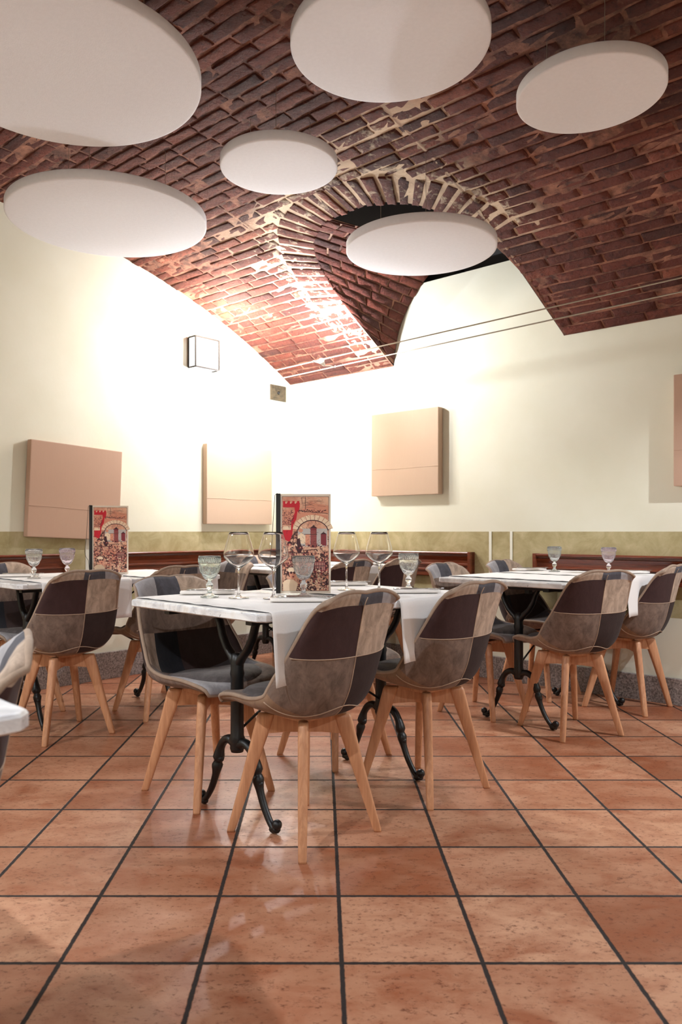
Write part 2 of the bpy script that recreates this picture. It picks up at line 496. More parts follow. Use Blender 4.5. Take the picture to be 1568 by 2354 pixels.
def ring_range(a, b):
    """true where the fan of arch bricks lies instead of the straight courses"""
    best = 9; ba = 0
    for i in range(0, 61):
        aa = NA0+i*(NA1-NA0)/60
        d = math.hypot(a-aa, b-b_edge(aa))
        if d < best: best = d; ba = aa
    return best < RING and (b > 0.60 if a < 1.9 else b > 0.84)

class Bricks:
    def __init__(s): s.v = []; s.f = []; s.c = []; s.sm = []
    def patch(s, fn, nu=5, nv=3, tone=0.5, smear=None, h=0.012, depth=0.02, rough=0.0035):
        """fn(x, y, h) with x, y in 0..1 over the brick face"""
        k = len(s.v); us = [0, 0.025]+[i/(nu-1) for i in range(1, nu-1)]+[0.975, 1]; vs_ = [0, 0.09]+[j/(nv-1) for j in range(1, nv-1)]+[0.91, 1]
        NU, NV = len(us), len(vs_)
        tilt = random.uniform(-0.0022, 0.0022); tilt2 = random.uniform(-0.0014, 0.0014)
        for j, y in enumerate(vs_):
            for i, x in enumerate(us):
                edge = (i in (0, NU-1)) or (j in (0, NV-1))
                hh = h+tilt*(x-0.5)*2+tilt2*(y-0.5)*2+random.uniform(-rough, rough)
                if edge: hh -= 0.0045
                jx = random.uniform(-0.008, 0.008) if edge else 0; jy = random.uniform(-0.03, 0.03) if edge else 0
                p = fn(x+jx, y+jy, hh); s.v.append(tuple(p)); s.c.append((tone, smear(p) if smear else 0.0, 0, 1))
        for j in range(NV-1):
            for i in range(NU-1):
                s.f.append((k+j*NU+i, k+j*NU+i+1, k+(j+1)*NU+i+1, k+(j+1)*NU+i)); s.sm.append(True)
        ring = [k+i for i in range(NU)]+[k+j*NU+NU-1 for j in range(1, NV)]+[k+(NV-1)*NU+i for i in range(NU-2, -1, -1)]+[k+j*NU for j in range(NV-2, 0, -1)]
        uv = [(x, 0) for x in us]+[(1, vs_[j]) for j in range(1, NV)]+[(us[i], 1) for i in range(NU-2, -1, -1)]+[(0, vs_[j]) for j in range(NV-2, 0, -1)]
        k2 = len(s.v)
        for (x, y) in uv:
            p = fn(x, y, -depth); s.v.append(tuple(p)); s.c.append((tone*0.6, smear(p) if smear else 0.0, 0, 1))
        n = len(ring)
        for i in range(n):
            s.f.append((ring[i], ring[(i+1) % n], k2+(i+1) % n, k2+i)); s.sm.append(False)
    def build(s, name, mats, parent=None):
        me = bpy.data.meshes.new(name); me.from_pydata(s.v, [], s.f)
        me.materials.append(mats)
        at = me.color_attributes.new('tone', 'FLOAT_COLOR', 'POINT')
        at.data.foreach_set('color', [x for c in s.c for x in c])
        me.polygons.foreach_set('use_smooth', s.sm)
        me.update()
        bm = bmesh.new(); bm.from_mesh(me); bmesh.ops.recalc_face_normals(bm, faces=bm.faces); bm.to_mesh(me); bm.free()
        o = bpy.data.objects.new(name, me); COL.objects.link(o)
        if parent: o.parent = parent
        return o

def to_ab(p):
    d = Vector((p[0], p[1], 0))-CO
    return d.dot(UA), d.dot(VB)
def smear_p(p):
    a, b = to_ab(p); return smear_at(a, b) if (0.2 < a < 3.4 and b < 2.5) else 0.0

# mortar bed of the vault (columns start at the arch's edge inside its opening)
mb = Bricks()
alist = sorted(set([round(-0.14+i*0.08, 4) for i in range(int((LEN_A+0.3)/0.08)+1)]+[NA0, NA1]+[round(NA0+0.0001+i*(NA1-NA0-0.0002)/60, 4) for i in range(61)]))
NT = 90
for a in alist:
    inside = NA0 < a < NA1
    t0 = t_of_b(b_edge(a)) if inside else 0.0
    for j in range(NT+1):
        t = t0+(ARC-t0)*j/NT
        p = vault(a, t, 0.0022)
        mb.v.append(tuple(p)); sm_v = smear_p(p)
        mb.c.append((0.5, min(1, sm_v*1.3), 0, 1))
for i in range(len(alist)-1):
    for j in range(NT):
        q = i*(NT+1)+j
        mb.f.append((q, q+1, q+NT+2, q+NT+1)); mb.sm.append(True)
ceil = mb.build('ceiling', M['mortar'])
tag(ceil, kind='structure')
# roof above the vault keeps the outside out
rf = MB()
for i in range(30):
    t0, t1 = ARC*i/30, ARC*(i+1)/30
    rf.add([vault(-0.14, t0, -0.9), vault(LEN_A+.14, t0, -0.9), vault(LEN_A+.14, t1, -0.9), vault(-0.14, t1, -0.9)], [(0, 1, 2, 3)])
tag(rf.build('vault_shell', M['shaft'], ceil), kind='structure')

COURSE, BLEN = 0.0735, 0.262
bk = Bricks()
j = 0; t = 0.004
while t < ARC-0.03:
    c = COURSE*random.uniform(0.93, 1.07)
    a = -random.uniform(0.02, BLEN)+(0.0 if j % 2 else BLEN/2)
    wob = random.uniform(-0.003, 0.003)
    while a < LEN_A:
        L = BLEN*random.choice((1, 1, 1, 1, 0.92, 1.06, 0.5, 0.78))
        a0, a1 = max(a, 0.003), min(a+L-0.011, LEN_A-0.003)
        tc = t+c*0.5; bc = B_C+R_V*math.sin(-TH0+tc/R_V)
        # cut the bricks at the arch opening
        segs = [(a0, a1)]
        def bad(aa): return (NA0 < aa < NA1 and bc < b_edge(aa)+0.01) or ring_range(aa, bc)
        if 0.4 < (a0+a1)/2 < 3.0 and bc < 1.75:
            n = 24; ok = [not bad(a0+(a1-a0)*q/n) for q in range(n+1)]
            segs = []; st = None
            for q in range(n+1):
                if ok[q] and st is None: st = q
                if st is not None and (not ok[q] or q == n):
                    e = q if ok[q] else q-1
                    if e-st >= 3: segs.append((a0+(a1-a0)*st/n, a0+(a1-a0)*e/n))
                    st = None
        for s0, s1 in segs:
            if s1-s0 < 0.03: continue
            near = (s0 < 3.6 and True)
            jz = random.uniform(-0.003, 0.003); hh = random.gauss(0.0065, 0.0025)
            tone = min(1, max(0, random.gauss(0.48, 0.2)))
            if random.random() < 0.06: tone = random.uniform(0.0, 0.15)
            ta, tb = t+0.005+jz+wob, t+c-0.008+jz+wob
            bk.patch(lambda x, y, h, s0=s0, s1=s1, ta=ta, tb=tb: vault(s0+(s1-s0)*x, ta+(tb-ta)*y, h),
                     5 if a < 5.2 else 3, 3, tone, smear_p, max(0.002, hh))
        a += L
    t += c; j += 1
tag(bk.build('brick_courses', M['brick'], ceil), kind='structure')

# fan of arch bricks round the lunette
rg = Bricks()
curve = []
N = 400
for i in range(N+1):
    ph = PI*(1-i/N)
    cx_, sy_ = math.cos(ph), math.sin(ph)
    e = 2/2.6
    a = NAC+NAH*(abs(cx_)**e)*(1 if cx_ > 0 else -1); b = 1.36*(abs(sy_)**e)
    curve.append((a, b))
acc = [0]
for i in range(N): acc.append(acc[-1]+math.hypot(curve[i+1][0]-curve[i][0], curve[i+1][1]-curve[i][1]))
def on_curve(s):
    for i in range(N):
        if acc[i+1] >= s:
            f = (s-acc[i])/max(acc[i+1]-acc[i], 1e-6)
            a = curve[i][0]+(curve[i+1][0]-curve[i][0])*f; b = curve[i][1]+(curve[i+1][1]-curve[i][1])*f
            i0, i1 = max(i-6, 0), min(i+7, N)
            tx, ty = curve[i1][0]-curve[i0][0], curve[i1][1]-curve[i0][1]
            l = math.hypot(tx, ty); return a, b, -ty/l, tx/l
    return curve[-1][0], curve[-1][1], 1, 0
s = 0.0; total = acc[-1]
while s < total:
    w_ = 0.066*random.uniform(0.9, 1.1)
    a, b, nx, ny = on_curve(s+w_/2)
    if b > (0.60 if a < 1.9 else 0.78):
        L = RING-0.012+random.uniform(-0.014, 0.008)
        def fn(x, y, h, s=s, w_=w_, L=L):
            aa, bb, n1, n2 = on_curve(s+0.007+(w_-0.019)*y)
            q = -0.012+(L+0.012)*x
            A, B = aa+n1*q, bb+n2*q
            return vault(A, t_of_b(B), h)
        rg.patch(fn, 5, 3, min(1, max(0, random.gauss(0.5, 0.2))), smear_p, random.gauss(0.007, 0.003))
    s += w_
tag(rg.build('arch_bricks', M['brick'], ceil), kind='structure')

# lunette: cheeks and soffit behind the arch edge, bricked, with an open shaft above its right half
SH0 = 1.66
def lun_pt(a, s, h=0.0):
    """s 0 at the arch edge, 1 at the wall; h towards the opening"""
    def base(a, s):
        b = b_edge(a)*(1-s); z = vz(b_edge(a))*(1-s)+zw(a)*s
        return b, z
    b, z = base(a, s)
    a2 = min(a+0.01, NA1-0.0005); a1 = max(a-0.01, NA0+0.0005)
    (b1, z1), (b2, z2) = base(a1, s), base(a2, s)
    da, dz = a2-a1, z2-z1; l = math.hypot(da, dz)
    return W(a+dz/l*h, b, z-da/l*h)
lm = Bricks()
cols = [NA0+0.0005+(SH0-NA0)*(1-math.cos(PI/2*i/40)) for i in range(41)]
def lgrid(cols, bri, ns=20):
    k = len(bri.v)
    for a in cols:
        for j in range(ns+1):
            bri.v.append(tuple(lun_pt(a, j/ns, -0.001))); bri.c.append((0.5, 0.35 if j < 3 else 0.05, 0, 1))
    for i in range(len(cols)-1):
        for j in range(ns):
            q = k+i*(ns+1)+j; bri.f.append((q, q+1, q+ns+2, q+ns+1)); bri.sm.append(True)
lgrid(cols, lm)
cols2 = [NA1-0.0005-(0.05)*(1-math.cos(PI/2*i/14)) for i in range(15)]
lgrid(cols2, lm)
tag(lm.build('lunette_mortar', M['mortar'], ceil), kind='structure')
lb = Bricks()
# walk along the profile by arc length (front edge) and lay courses towards the wall
prof = [NA0+0.002+(SH0-NA0-0.002)*(1-math.cos(PI/2*i/200)) for i in range(201)]
pl = [0]
for i in range(200):
    pl.append(pl[-1]+math.hypot(prof[i+1]-prof[i], zw(prof[i+1])-zw(prof[i])))
def prof_at(d):
    for i in range(200):
        if pl[i+1] >= d:
            return prof[i]+(prof[i+1]-prof[i])*(d-pl[i])/max(pl[i+1]-pl[i], 1e-9)
    return prof[-1]
d = 0.0; r = 0
while d < pl[-1]-0.02:
    d1 = min(d+0.07, pl[-1])
    am = prof_at((d+d1)/2); depth = max(b_edge(am), 0.05)
    q = 0.0 if r % 2 else -0.12
    while q < depth:
        q0, q1 = max(q, 0.0), min(q+0.25, depth)
        if q1-q0 > 0.03:
            lb.patch(lambda x, y, h, d=d, d1=d1, q0=q0, q1=q1, depth=depth: lun_pt(prof_at(d+0.005+(d1-d-0.01)*min(max(y, 0), 1)), (q0+(q1-q0-0.01)*x)/depth, h),
                     4, 3, min(1, max(0, random.gauss(0.45, 0.22))), None, random.gauss(0.010, 0.003), 0.012)
        q += 0.262
    d = d1; r += 1
tag(lb.build('lunette_bricks', M['brick'], ceil), kind='structure')
# dark shaft above
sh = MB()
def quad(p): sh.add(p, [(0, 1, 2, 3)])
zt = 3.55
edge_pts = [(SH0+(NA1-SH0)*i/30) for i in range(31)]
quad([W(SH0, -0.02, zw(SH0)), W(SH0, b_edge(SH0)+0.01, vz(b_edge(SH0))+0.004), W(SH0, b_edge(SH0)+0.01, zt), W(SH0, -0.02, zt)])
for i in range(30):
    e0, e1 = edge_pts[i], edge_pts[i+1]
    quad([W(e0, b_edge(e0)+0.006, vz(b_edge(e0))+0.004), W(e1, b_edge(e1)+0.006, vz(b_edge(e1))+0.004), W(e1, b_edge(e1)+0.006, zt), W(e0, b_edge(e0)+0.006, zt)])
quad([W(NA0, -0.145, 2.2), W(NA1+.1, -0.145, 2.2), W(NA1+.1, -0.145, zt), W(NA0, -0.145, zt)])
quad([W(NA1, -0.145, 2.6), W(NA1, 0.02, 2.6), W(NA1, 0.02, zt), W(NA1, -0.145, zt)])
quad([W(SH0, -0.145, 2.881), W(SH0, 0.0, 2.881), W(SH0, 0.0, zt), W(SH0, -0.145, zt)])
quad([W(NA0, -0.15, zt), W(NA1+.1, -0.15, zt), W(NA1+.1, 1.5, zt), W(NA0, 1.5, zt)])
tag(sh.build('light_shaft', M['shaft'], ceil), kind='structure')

# ------------------------------------------------------------------ wooden backrest rails
def wall_rail(fn, p0, p1, label, group='wooden back rails on the walls'):
    mid = fn((p0+p1)/2, 0, 0.69)
    root = empty('back_rail', mid)
    tag(root, label, 'wall rail', group)
    prof = [(0.0, 0.695), (0.030, 0.695), (0.034, 0.70), (0.034, 0.735), (0.042, 0.738), (0.042, 0.748), (0.032, 0.752), (0.032, 0.775),
            (0.042, 0.778), (0.042, 0.788), (0.034, 0.792), (0.036, 0.815), (0.048, 0.835), (0.052, 0.842), (0.034, 0.846), (0.034, 0.856), (0.058, 0.860), (0.060, 0.868), (0.056, 0.874), (0.0, 0.874)]
    mb = MB(); n = len(prof)
    r0 = [fn(p0, d+0.001, z)-mid for d, z in prof]; r1 = [fn(p1, d+0.001, z)-mid for d, z in prof]
    mb.loft([r0, r1]); mb.build('moulded_board', M['mahogany'], root, 0.0)
    for pe, s in ((p0, 1), (p1, -1)):
        cp = MB(); x0, x1 = sorted((pe, pe+s*0.022))
        vs = [fn(p, d_, z)-mid for z in (0.690, 0.876) for p, d_ in ((x0, 0.001), (x1, 0.001), (x1, 0.063), (x0, 0.063))]
        cp.add(vs, [(0,3,2,1),(4,5,6,7),(0,1,5,4),(1,2,6,5),(2,3,7,6),(3,0,4,7)])
        cp.build('end_cap', M['mahogany'], root, 0.003)
wall_rail(LWf, 2.14, 4.6, 'varnished brown moulded rail on the left wall, left of the white painted border')
wall_rail(LWf, 0.065, 1.86, 'varnished brown moulded rail on the left wall, from the white border to the corner')
wall_rail(RWf, 0.065, 1.835, 'varnished brown moulded rail on the right wall ending beside two white painted stripes')
wall_rail(RWf, 2.309, 5.2, 'reddish brown moulded rail on the right wall behind the right-hand table')

# ------------------------------------------------------------------ burlap acoustic panels
def panel(fn, pc, zc, w, h, rot, mat, label, thick=0.05, lift=0.004):
    c = fn(pc, 0, zc)
    u = (fn(pc+1, 0, zc)-c); n = (fn(pc, 1, zc)-c)
    mat4 = Matrix((( u.x, n.x, 0, c.x+n.x*lift), (u.y, n.y, 0, c.y+n.y*lift), (0, 0, 1, c.z), (0, 0, 0, 1)))
    root = empty('acoustic_wall_panel'); root.matrix_world = mat4 @ Matrix.Rotation(rot, 4, 'Y')
    tag(root, label, 'wall panel', 'square burlap panels on the walls')
    mb = MB()
    mb.box(-w/2, w/2, 0, thick, -h/2, h/2)
    mb.build('burlap_cover', mat, root, 0.006)
    fr = MB()
    for x0, x1, z0, z1 in ((-w/2+.02, w/2-.02, -h/2+.02, -h/2+.05), (-w/2+.02, w/2-.02, h/2-.05, h/2-.02), (-w/2+.02, -w/2+.05, -h/2+.05, h/2-.05), (w/2-.05, w/2-.02, -h/2+.05, h/2-.05)):
        fr.box(x0, x1, -0.003, 0.004, z0, z1)
    fr.build('backing_frame', M['beech'], root)
    sm2 = MB(); sm2.smooth = True
    zz = -h*0.18
    sm2.tube([(-w/2+0.004+ (w-0.008)*i/10, thick+0.0005, zz+0.002*math.sin(i)) for i in range(11)], 0.0016, 5)
    sm2.build('fold_crease', mat, root)
    return root
panel(LWf, 2.075, 1.283, 0.67, 0.620, math.radians(-2.6), M['burlap_a'], 'tilted brown burlap panel at the far left above two stemmed goblets')
panel(LWf, 0.626, 1.391, 0.695, 0.625, 0, M['burlap_b'], 'sand burlap panel on the left wall beside the corner, below the square lamp')
panel(RWf, 1.26, 1.612, 0.62, 0.635, 0, M['burlap_b'], 'sand burlap panel on the right wall below the brick arch', 0.06)
panel(RWf, 3.52, 1.61, 0.64, 0.65, 0, M['burlap_a'], 'brown burlap panel cut by the right edge of the photo', 0.06)

# ------------------------------------------------------------------ round ceiling discs
def disc(X, Y, zface, r, label, th=0.048):
    root = empty('acoustic_ceiling_disc', (X, Y, zface))
    tag(root, label, 'ceiling disc', 'round white acoustic discs')
    mb = MB(); mb.smooth = True
    e = 0.006
    pr = [(r*0.02, 0), (r*0.5, 0), (r-e*2, 0), (r-e, 0.0008), (r-e*0.3, 0.002), (r, e), (r, th-e), (r-e*0.3, th-0.002), (r-e, th), (r*0.02, th)]
    mb.lathe(pr, 96)
    mb.build('disc_body', M['felt'], root)
    for k in range(3):
        an = 2*PI*k/3+0.5; x, y = 0.6*r*math.cos(an), 0.6*r*math.sin(an)
        a, b = to_ab((X+x, Y+y)); top = vz(min(max(b, 0), LEN_B))-zface
        w = MB(); w.tube([(x, y, th), (x, y, max(top, th+0.02))], 0.0012, 6); w.build('suspension_wire', M['wire'], root)
        hk = MB(); hk.smooth = True; hk.lathe([(0.001, th+0.012), (0.006, th+0.011), (0.009, th), (0.001, th-0.001)], 12, (x, y, 0)); hk.build('ceiling_hook', M['white_metal'], root)
disc(-0.945, 2.79, 2.67, 0.50, 'largest round white ceiling disc, cut by the top left edge')
disc(0.2525, 2.85, 2.82, 0.37, 'round white ceiling disc cut by the top edge, between the two outer discs')
disc(1.05, 3.00, 2.72, 0.28, 'tilted-looking white ceiling disc at the top right')
disc(-0.205, 3.66, 2.75, 0.28, 'smallest white ceiling disc, left of the brick arch')
disc(-1.10, 3.95, 2.61, 0.50, 'wide white ceiling disc hanging by the cream left wall')
disc(0.53, 4.10, 2.52, 0.40, 'bright white ceiling disc hanging under the brick arch opening')

# ------------------------------------------------------------------ wall lamp, cable lights, plate
def point(name, loc, watts, col=(1, 0.86, 0.70), r=0.03, parent=None, down=False):
    l = bpy.data.lights.new(name, 'SPOT' if down else 'POINT'); l.energy = watts; l.color = col; l.shadow_soft_size = r
    if down: l.spot_size = math.radians(155); l.spot_blend = 0.35
    o = bpy.data.objects.new(name, l); COL.objects.link(o); o.location = loc
    if parent: o.parent = parent
    return o

def lamp_box():
    c = W(0, 1.0, 2.385)
    root = empty('wall_lamp'); root.location = c; root.rotation_euler = (0, 0, ANG_B)
    tag(root, 'square white glass wall lamp with thin bronze frame on the left wall', 'wall lamp')
    # local x along the wall, +y into the room? (a direction)
    sgn = 1 if (Matrix.Rotation(ANG_B, 3, 'Z') @ Vector((0, 1, 0))).dot(UA) > 0 else -1
    w, d, h = 0.115, 0.095, 0.115
    g = MB(); y0, y1 = sorted((sgn*0.012, sgn*(d-0.004)))
    g.box(-w+0.004, w-0.004, y0, y1, -h+0.004, h-0.004)
    g.build('glass_diffuser', emit_mat('lit_opal_glass', (1, 0.98, 0.96, 1), P_WALLLAMP), root, 0.002)
    f = MB()
    for sx in (-1, 1):
        for sz in (-1, 1):
            f.tube([(sx*w, sgn*0.01, sz*h), (sx*w, sgn*d, sz*h)], 0.0065, 6)
        f.tube([(sx*w, sgn*d, -h), (sx*w, sgn*d, h)], 0.0065, 6)
        f.tube([(sx*w, sgn*0.01, -h), (sx*w, sgn*0.01, h)], 0.0065, 6)
        f.tube([(-w, sgn*d, sx*h), (w, sgn*d, sx*h)], 0.0065, 6)
    f.build('metal_frame', M['bronze'], root)
    p = MB(); y0, y1 = sorted((0.0, sgn*0.012)); p.box(-w+0.002, w-0.002, y0, y1, -h+0.002, h-0.002); p.build('back_plate', M['white_metal'], root)
    point('lamp_light', (0.0, sgn*0.30, 0.14), 34, (1, 0.93, 0.82), 0.05, root)
lamp_box()

def cable_z(a): return 2.205+0.018*a
for bb, lab in ((0.78, 'thin lighting cable under the vault, the upper of the pair in view'), (0.55, 'thin lighting cable under the vault, the lower of the pair in view')):
    root = empty('lighting_cable', W(0, bb, cable_z(0)))
    tag(root, lab, 'cable', 'pair of cables in front of the arch')
    c = MB(); c.smooth = True
    o0 = W(0, bb, cable_z(0))
    c.tube([W(a, bb, cable_z(a)+0.0)-o0 for a in (0.03, 2, 4, 6, 8.15)], 0.0042, 8); c.build('wire', M['wire'], root)
    e = MB(); e.smooth = True
    e.tube([W(0.002, bb, cable_z(0))-o0, W(0.05, bb, cable_z(0))-o0], 0.010, 10); e.build('wall_anchor', M['white_metal'], root)

LAMP_COL = (0.90, 0.945, 1.0)
def cable_spot(a, b, lab, watts, tilt=180, bright=600.0, span=0.115, z=None, down=False):
    z = cable_z(a) if z is None else z
    o0 = W(a, b, z)
    root = empty('cable_spotlight', o0, ANG_A)
    tag(root, lab, 'spotlight', 'spotlights clamped on the cables')
    arm = MB(); arm.smooth = True
    arm.tube([(0, -span, 0.0), (0, -span*0.5, -0.002), (0, 0, -0.012), (0, span*0.5, -0.002), (0, span, 0.0)], 0.0035, 8)
    for s in (-1, 1): arm.ball((0, s*span, 0), 0.008, 10, 6)
    arm.build('bracket', M['white_metal'], root)
    # head tilted on its bracket: 0 looks straight up, 180 straight down
    Rm = Matrix.Translation((0, 0, -0.012)) @ Matrix.Rotation(math.radians(tilt), 4, 'X')
    hd = MB(); hd.smooth = True; hd.M = Rm
    hd.lathe([(0.005, 0.0), (0.010, 0.006), (0.013, 0.020), (0.023, 0.042), (0.026, 0.046), (0.023, 0.046), (0.012, 0.026), (0.004, 0.024)], 20)
    hd.build('lamp_head', M['white_metal'], root)
    bl = MB(); bl.smooth = True; bl.M = Rm
    bl.ball((0, 0, 0.044), 0.019, 12, 8)
    bl.build('bulb', emit_mat('halogen_glow', (0.95, 0.97, 1, 1), bright), root)
    if watts:
        point('halogen_lamp', Rm @ Vector((0, 0, 0.085)), watts, LAMP_COL, 0.02, root, down)
    return root
cable_spot(1.0, 0.665, 'glowing cable spotlight in front of the brick vault foot', P_SPOT, 50, 500)
cable_spot(0.42, 0.665, 'white cable spotlight against the left wall nearest the corner', 22, 150, 30)
cable_spot(0.08, 0.665, 'cable spotlight closest to the left wall, below the square lamp', 20, 120, 300)
UNSEEN_LABELS = ['cable spotlight on the front cables beyond the right edge of the photo', 'added fill spotlight on the unseen rear cables behind the camera, middle one',
               'added fill spotlight on the unseen rear cables furthest right behind the camera', 'added fill spotlight on the unseen rear cables nearest the left wall',
               'added unseen fill spotlight on the front cables beyond the right edge of the photo']
for i, (a, b, z, w) in enumerate(UNSEEN_LAMPS):
    cable_spot(a, b, UNSEEN_LABELS[i], w, 180, 60, 0.115, z, True)
for bb in (4.785, 5.015):  # unseen rear cables, added to carry the fill spotlights
    root = empty('lighting_cable', W(0, bb, 2.25)); tag(root, 'added unseen cable behind the camera, %s of the rear pair' % ('inner' if bb < 4.9 else 'outer'), 'cable', 'added rear pair of cables')
    o0 = W(0, bb, 2.25); c = MB(); c.smooth = True
    c.tube([W(0.006, bb, 2.25)-o0, W(8.19, bb, 2.25)-o0], 0.0042, 8); c.build('wire', M['wire'], root)

root = empty('tie_rod_plate', W(0, 0.158, 2.203), ANG_B)
sgn = 1 if (Matrix.Rotation(ANG_B, 3, 'Z') @ Vector((0, 1, 0))).dot(UA) > 0 else -1
tag(root, 'small weathered brass square plate high in the corner of the left wall', 'wall plate')
p = MB(); y0, y1 = sorted((0, sgn*0.012)); p.box(-0.092, 0.092, y0, y1, -0.066, 0.066); p.build('plate', M['plate'], root, 0.003)
p = MB(); p.smooth = True; p.ball((0, sgn*0.014, 0), 0.014, 12, 8); p.build('bolt', M['iron'], root)
p = MB()
for sz in (-0.04, -0.02, 0.02, 0.04):
    y0, y1 = sorted((sgn*0.012, sgn*0.015)); p.box(-0.08, 0.08, y0, y1, sz-0.003, sz+0.003)
p.build('ribs', M['plate'], root)

# ------------------------------------------------------------------ patchwork chair
SHK = [  # v, y, z, half width, edge forward, edge lift
    (0.00, 0.238, 0.428, 0.178, 0.00, 0.006),
    (0.06, 0.225, 0.446, 0.195, 0.00, 0.012),
    (0.18, 0.130, 0.446, 0.222, 0.00, 0.032),
    (0.32, 0.010, 0.430, 0.238, 0.010, 0.052),
    (0.44, -0.095, 0.424, 0.242, 0.045, 0.075),
    (0.52, -0.155, 0.446, 0.243, 0.080, 0.080),
    (0.60, -0.195, 0.510, 0.238, 0.095, 0.055),
    (0.70, -0.218, 0.590, 0.229, 0.085, 0.020),
    (0.80, -0.234, 0.670, 0.217, 0.062, 0.004),
    (0.90, -0.250, 0.748, 0.201, 0.036, 0.000),
    (0.96, -0.264, 0.796, 0.190, 0.020, -0.010),
    (1.00, -0.282, 0.828, 0.176, 0.006, -0.026),
]
TH = 0.034
def shell_pt(u, v):
    y, z, w, ef, el = cr(SHK, v)
    au = abs(u)
    if v > 0.9:   # gentle wave along the top edge
        z += (v-0.9)/0.1*0.006*math.sin(min(abs(u), 1)*PI)
    prof = au**2.4
    return Vector((u*w*(1-0.06*au**4), y+ef*prof, z+el*au**2.8))
def shell_n(u, v):
    e = 0.012
    du = shell_pt(min(u+e, 1), v)-shell_pt(max(u-e, -1), v); dv = shell_pt(u, min(v+e, 1))-shell_pt(u, max(v-e, 0))
    return dv.cross(du).normalized()      # points to the sitting side

CHM = ['f_brown', 'f_beige', 'f_tan', 'f_grey', 'f_dark', 'f_blue', 'f_light', 'f_black']
CI = {n: i for i, n in enumerate(CHM)}
def patch_out(u, v):     # u > 0 is the chair's own right = right when seen from behind is -u ... seen from behind: left = -x
    if v > 0.955: return patch_in(u, v)
    if v < 0.50: return 'f_tan' if u < 0.55 else 'f_grey'
    if v < 0.745: return 'f_grey' if u < -0.02 else 'f_dark'
    if u < -0.02: return 'f_brown'
    return 'f_beige' if u < 0.80 else 'f_tan'
def patch_in(u, v):      # seen from the front, left is +x
    if v > 0.90: return 'f_light' if u > 0.45 else ('f_blue' if u > -0.15 else 'f_beige')
    if v > 0.72: return 'f_grey'
    if v > 0.50: return 'f_beige' if u > 0.62 else ('f_black' if u > 0.05 else 'f_dark')
    if v > 0.28: return 'f_grey' if u > 0.3 else 'f_blue'
    return 'f_light' if u > 0.2 else 'f_grey'

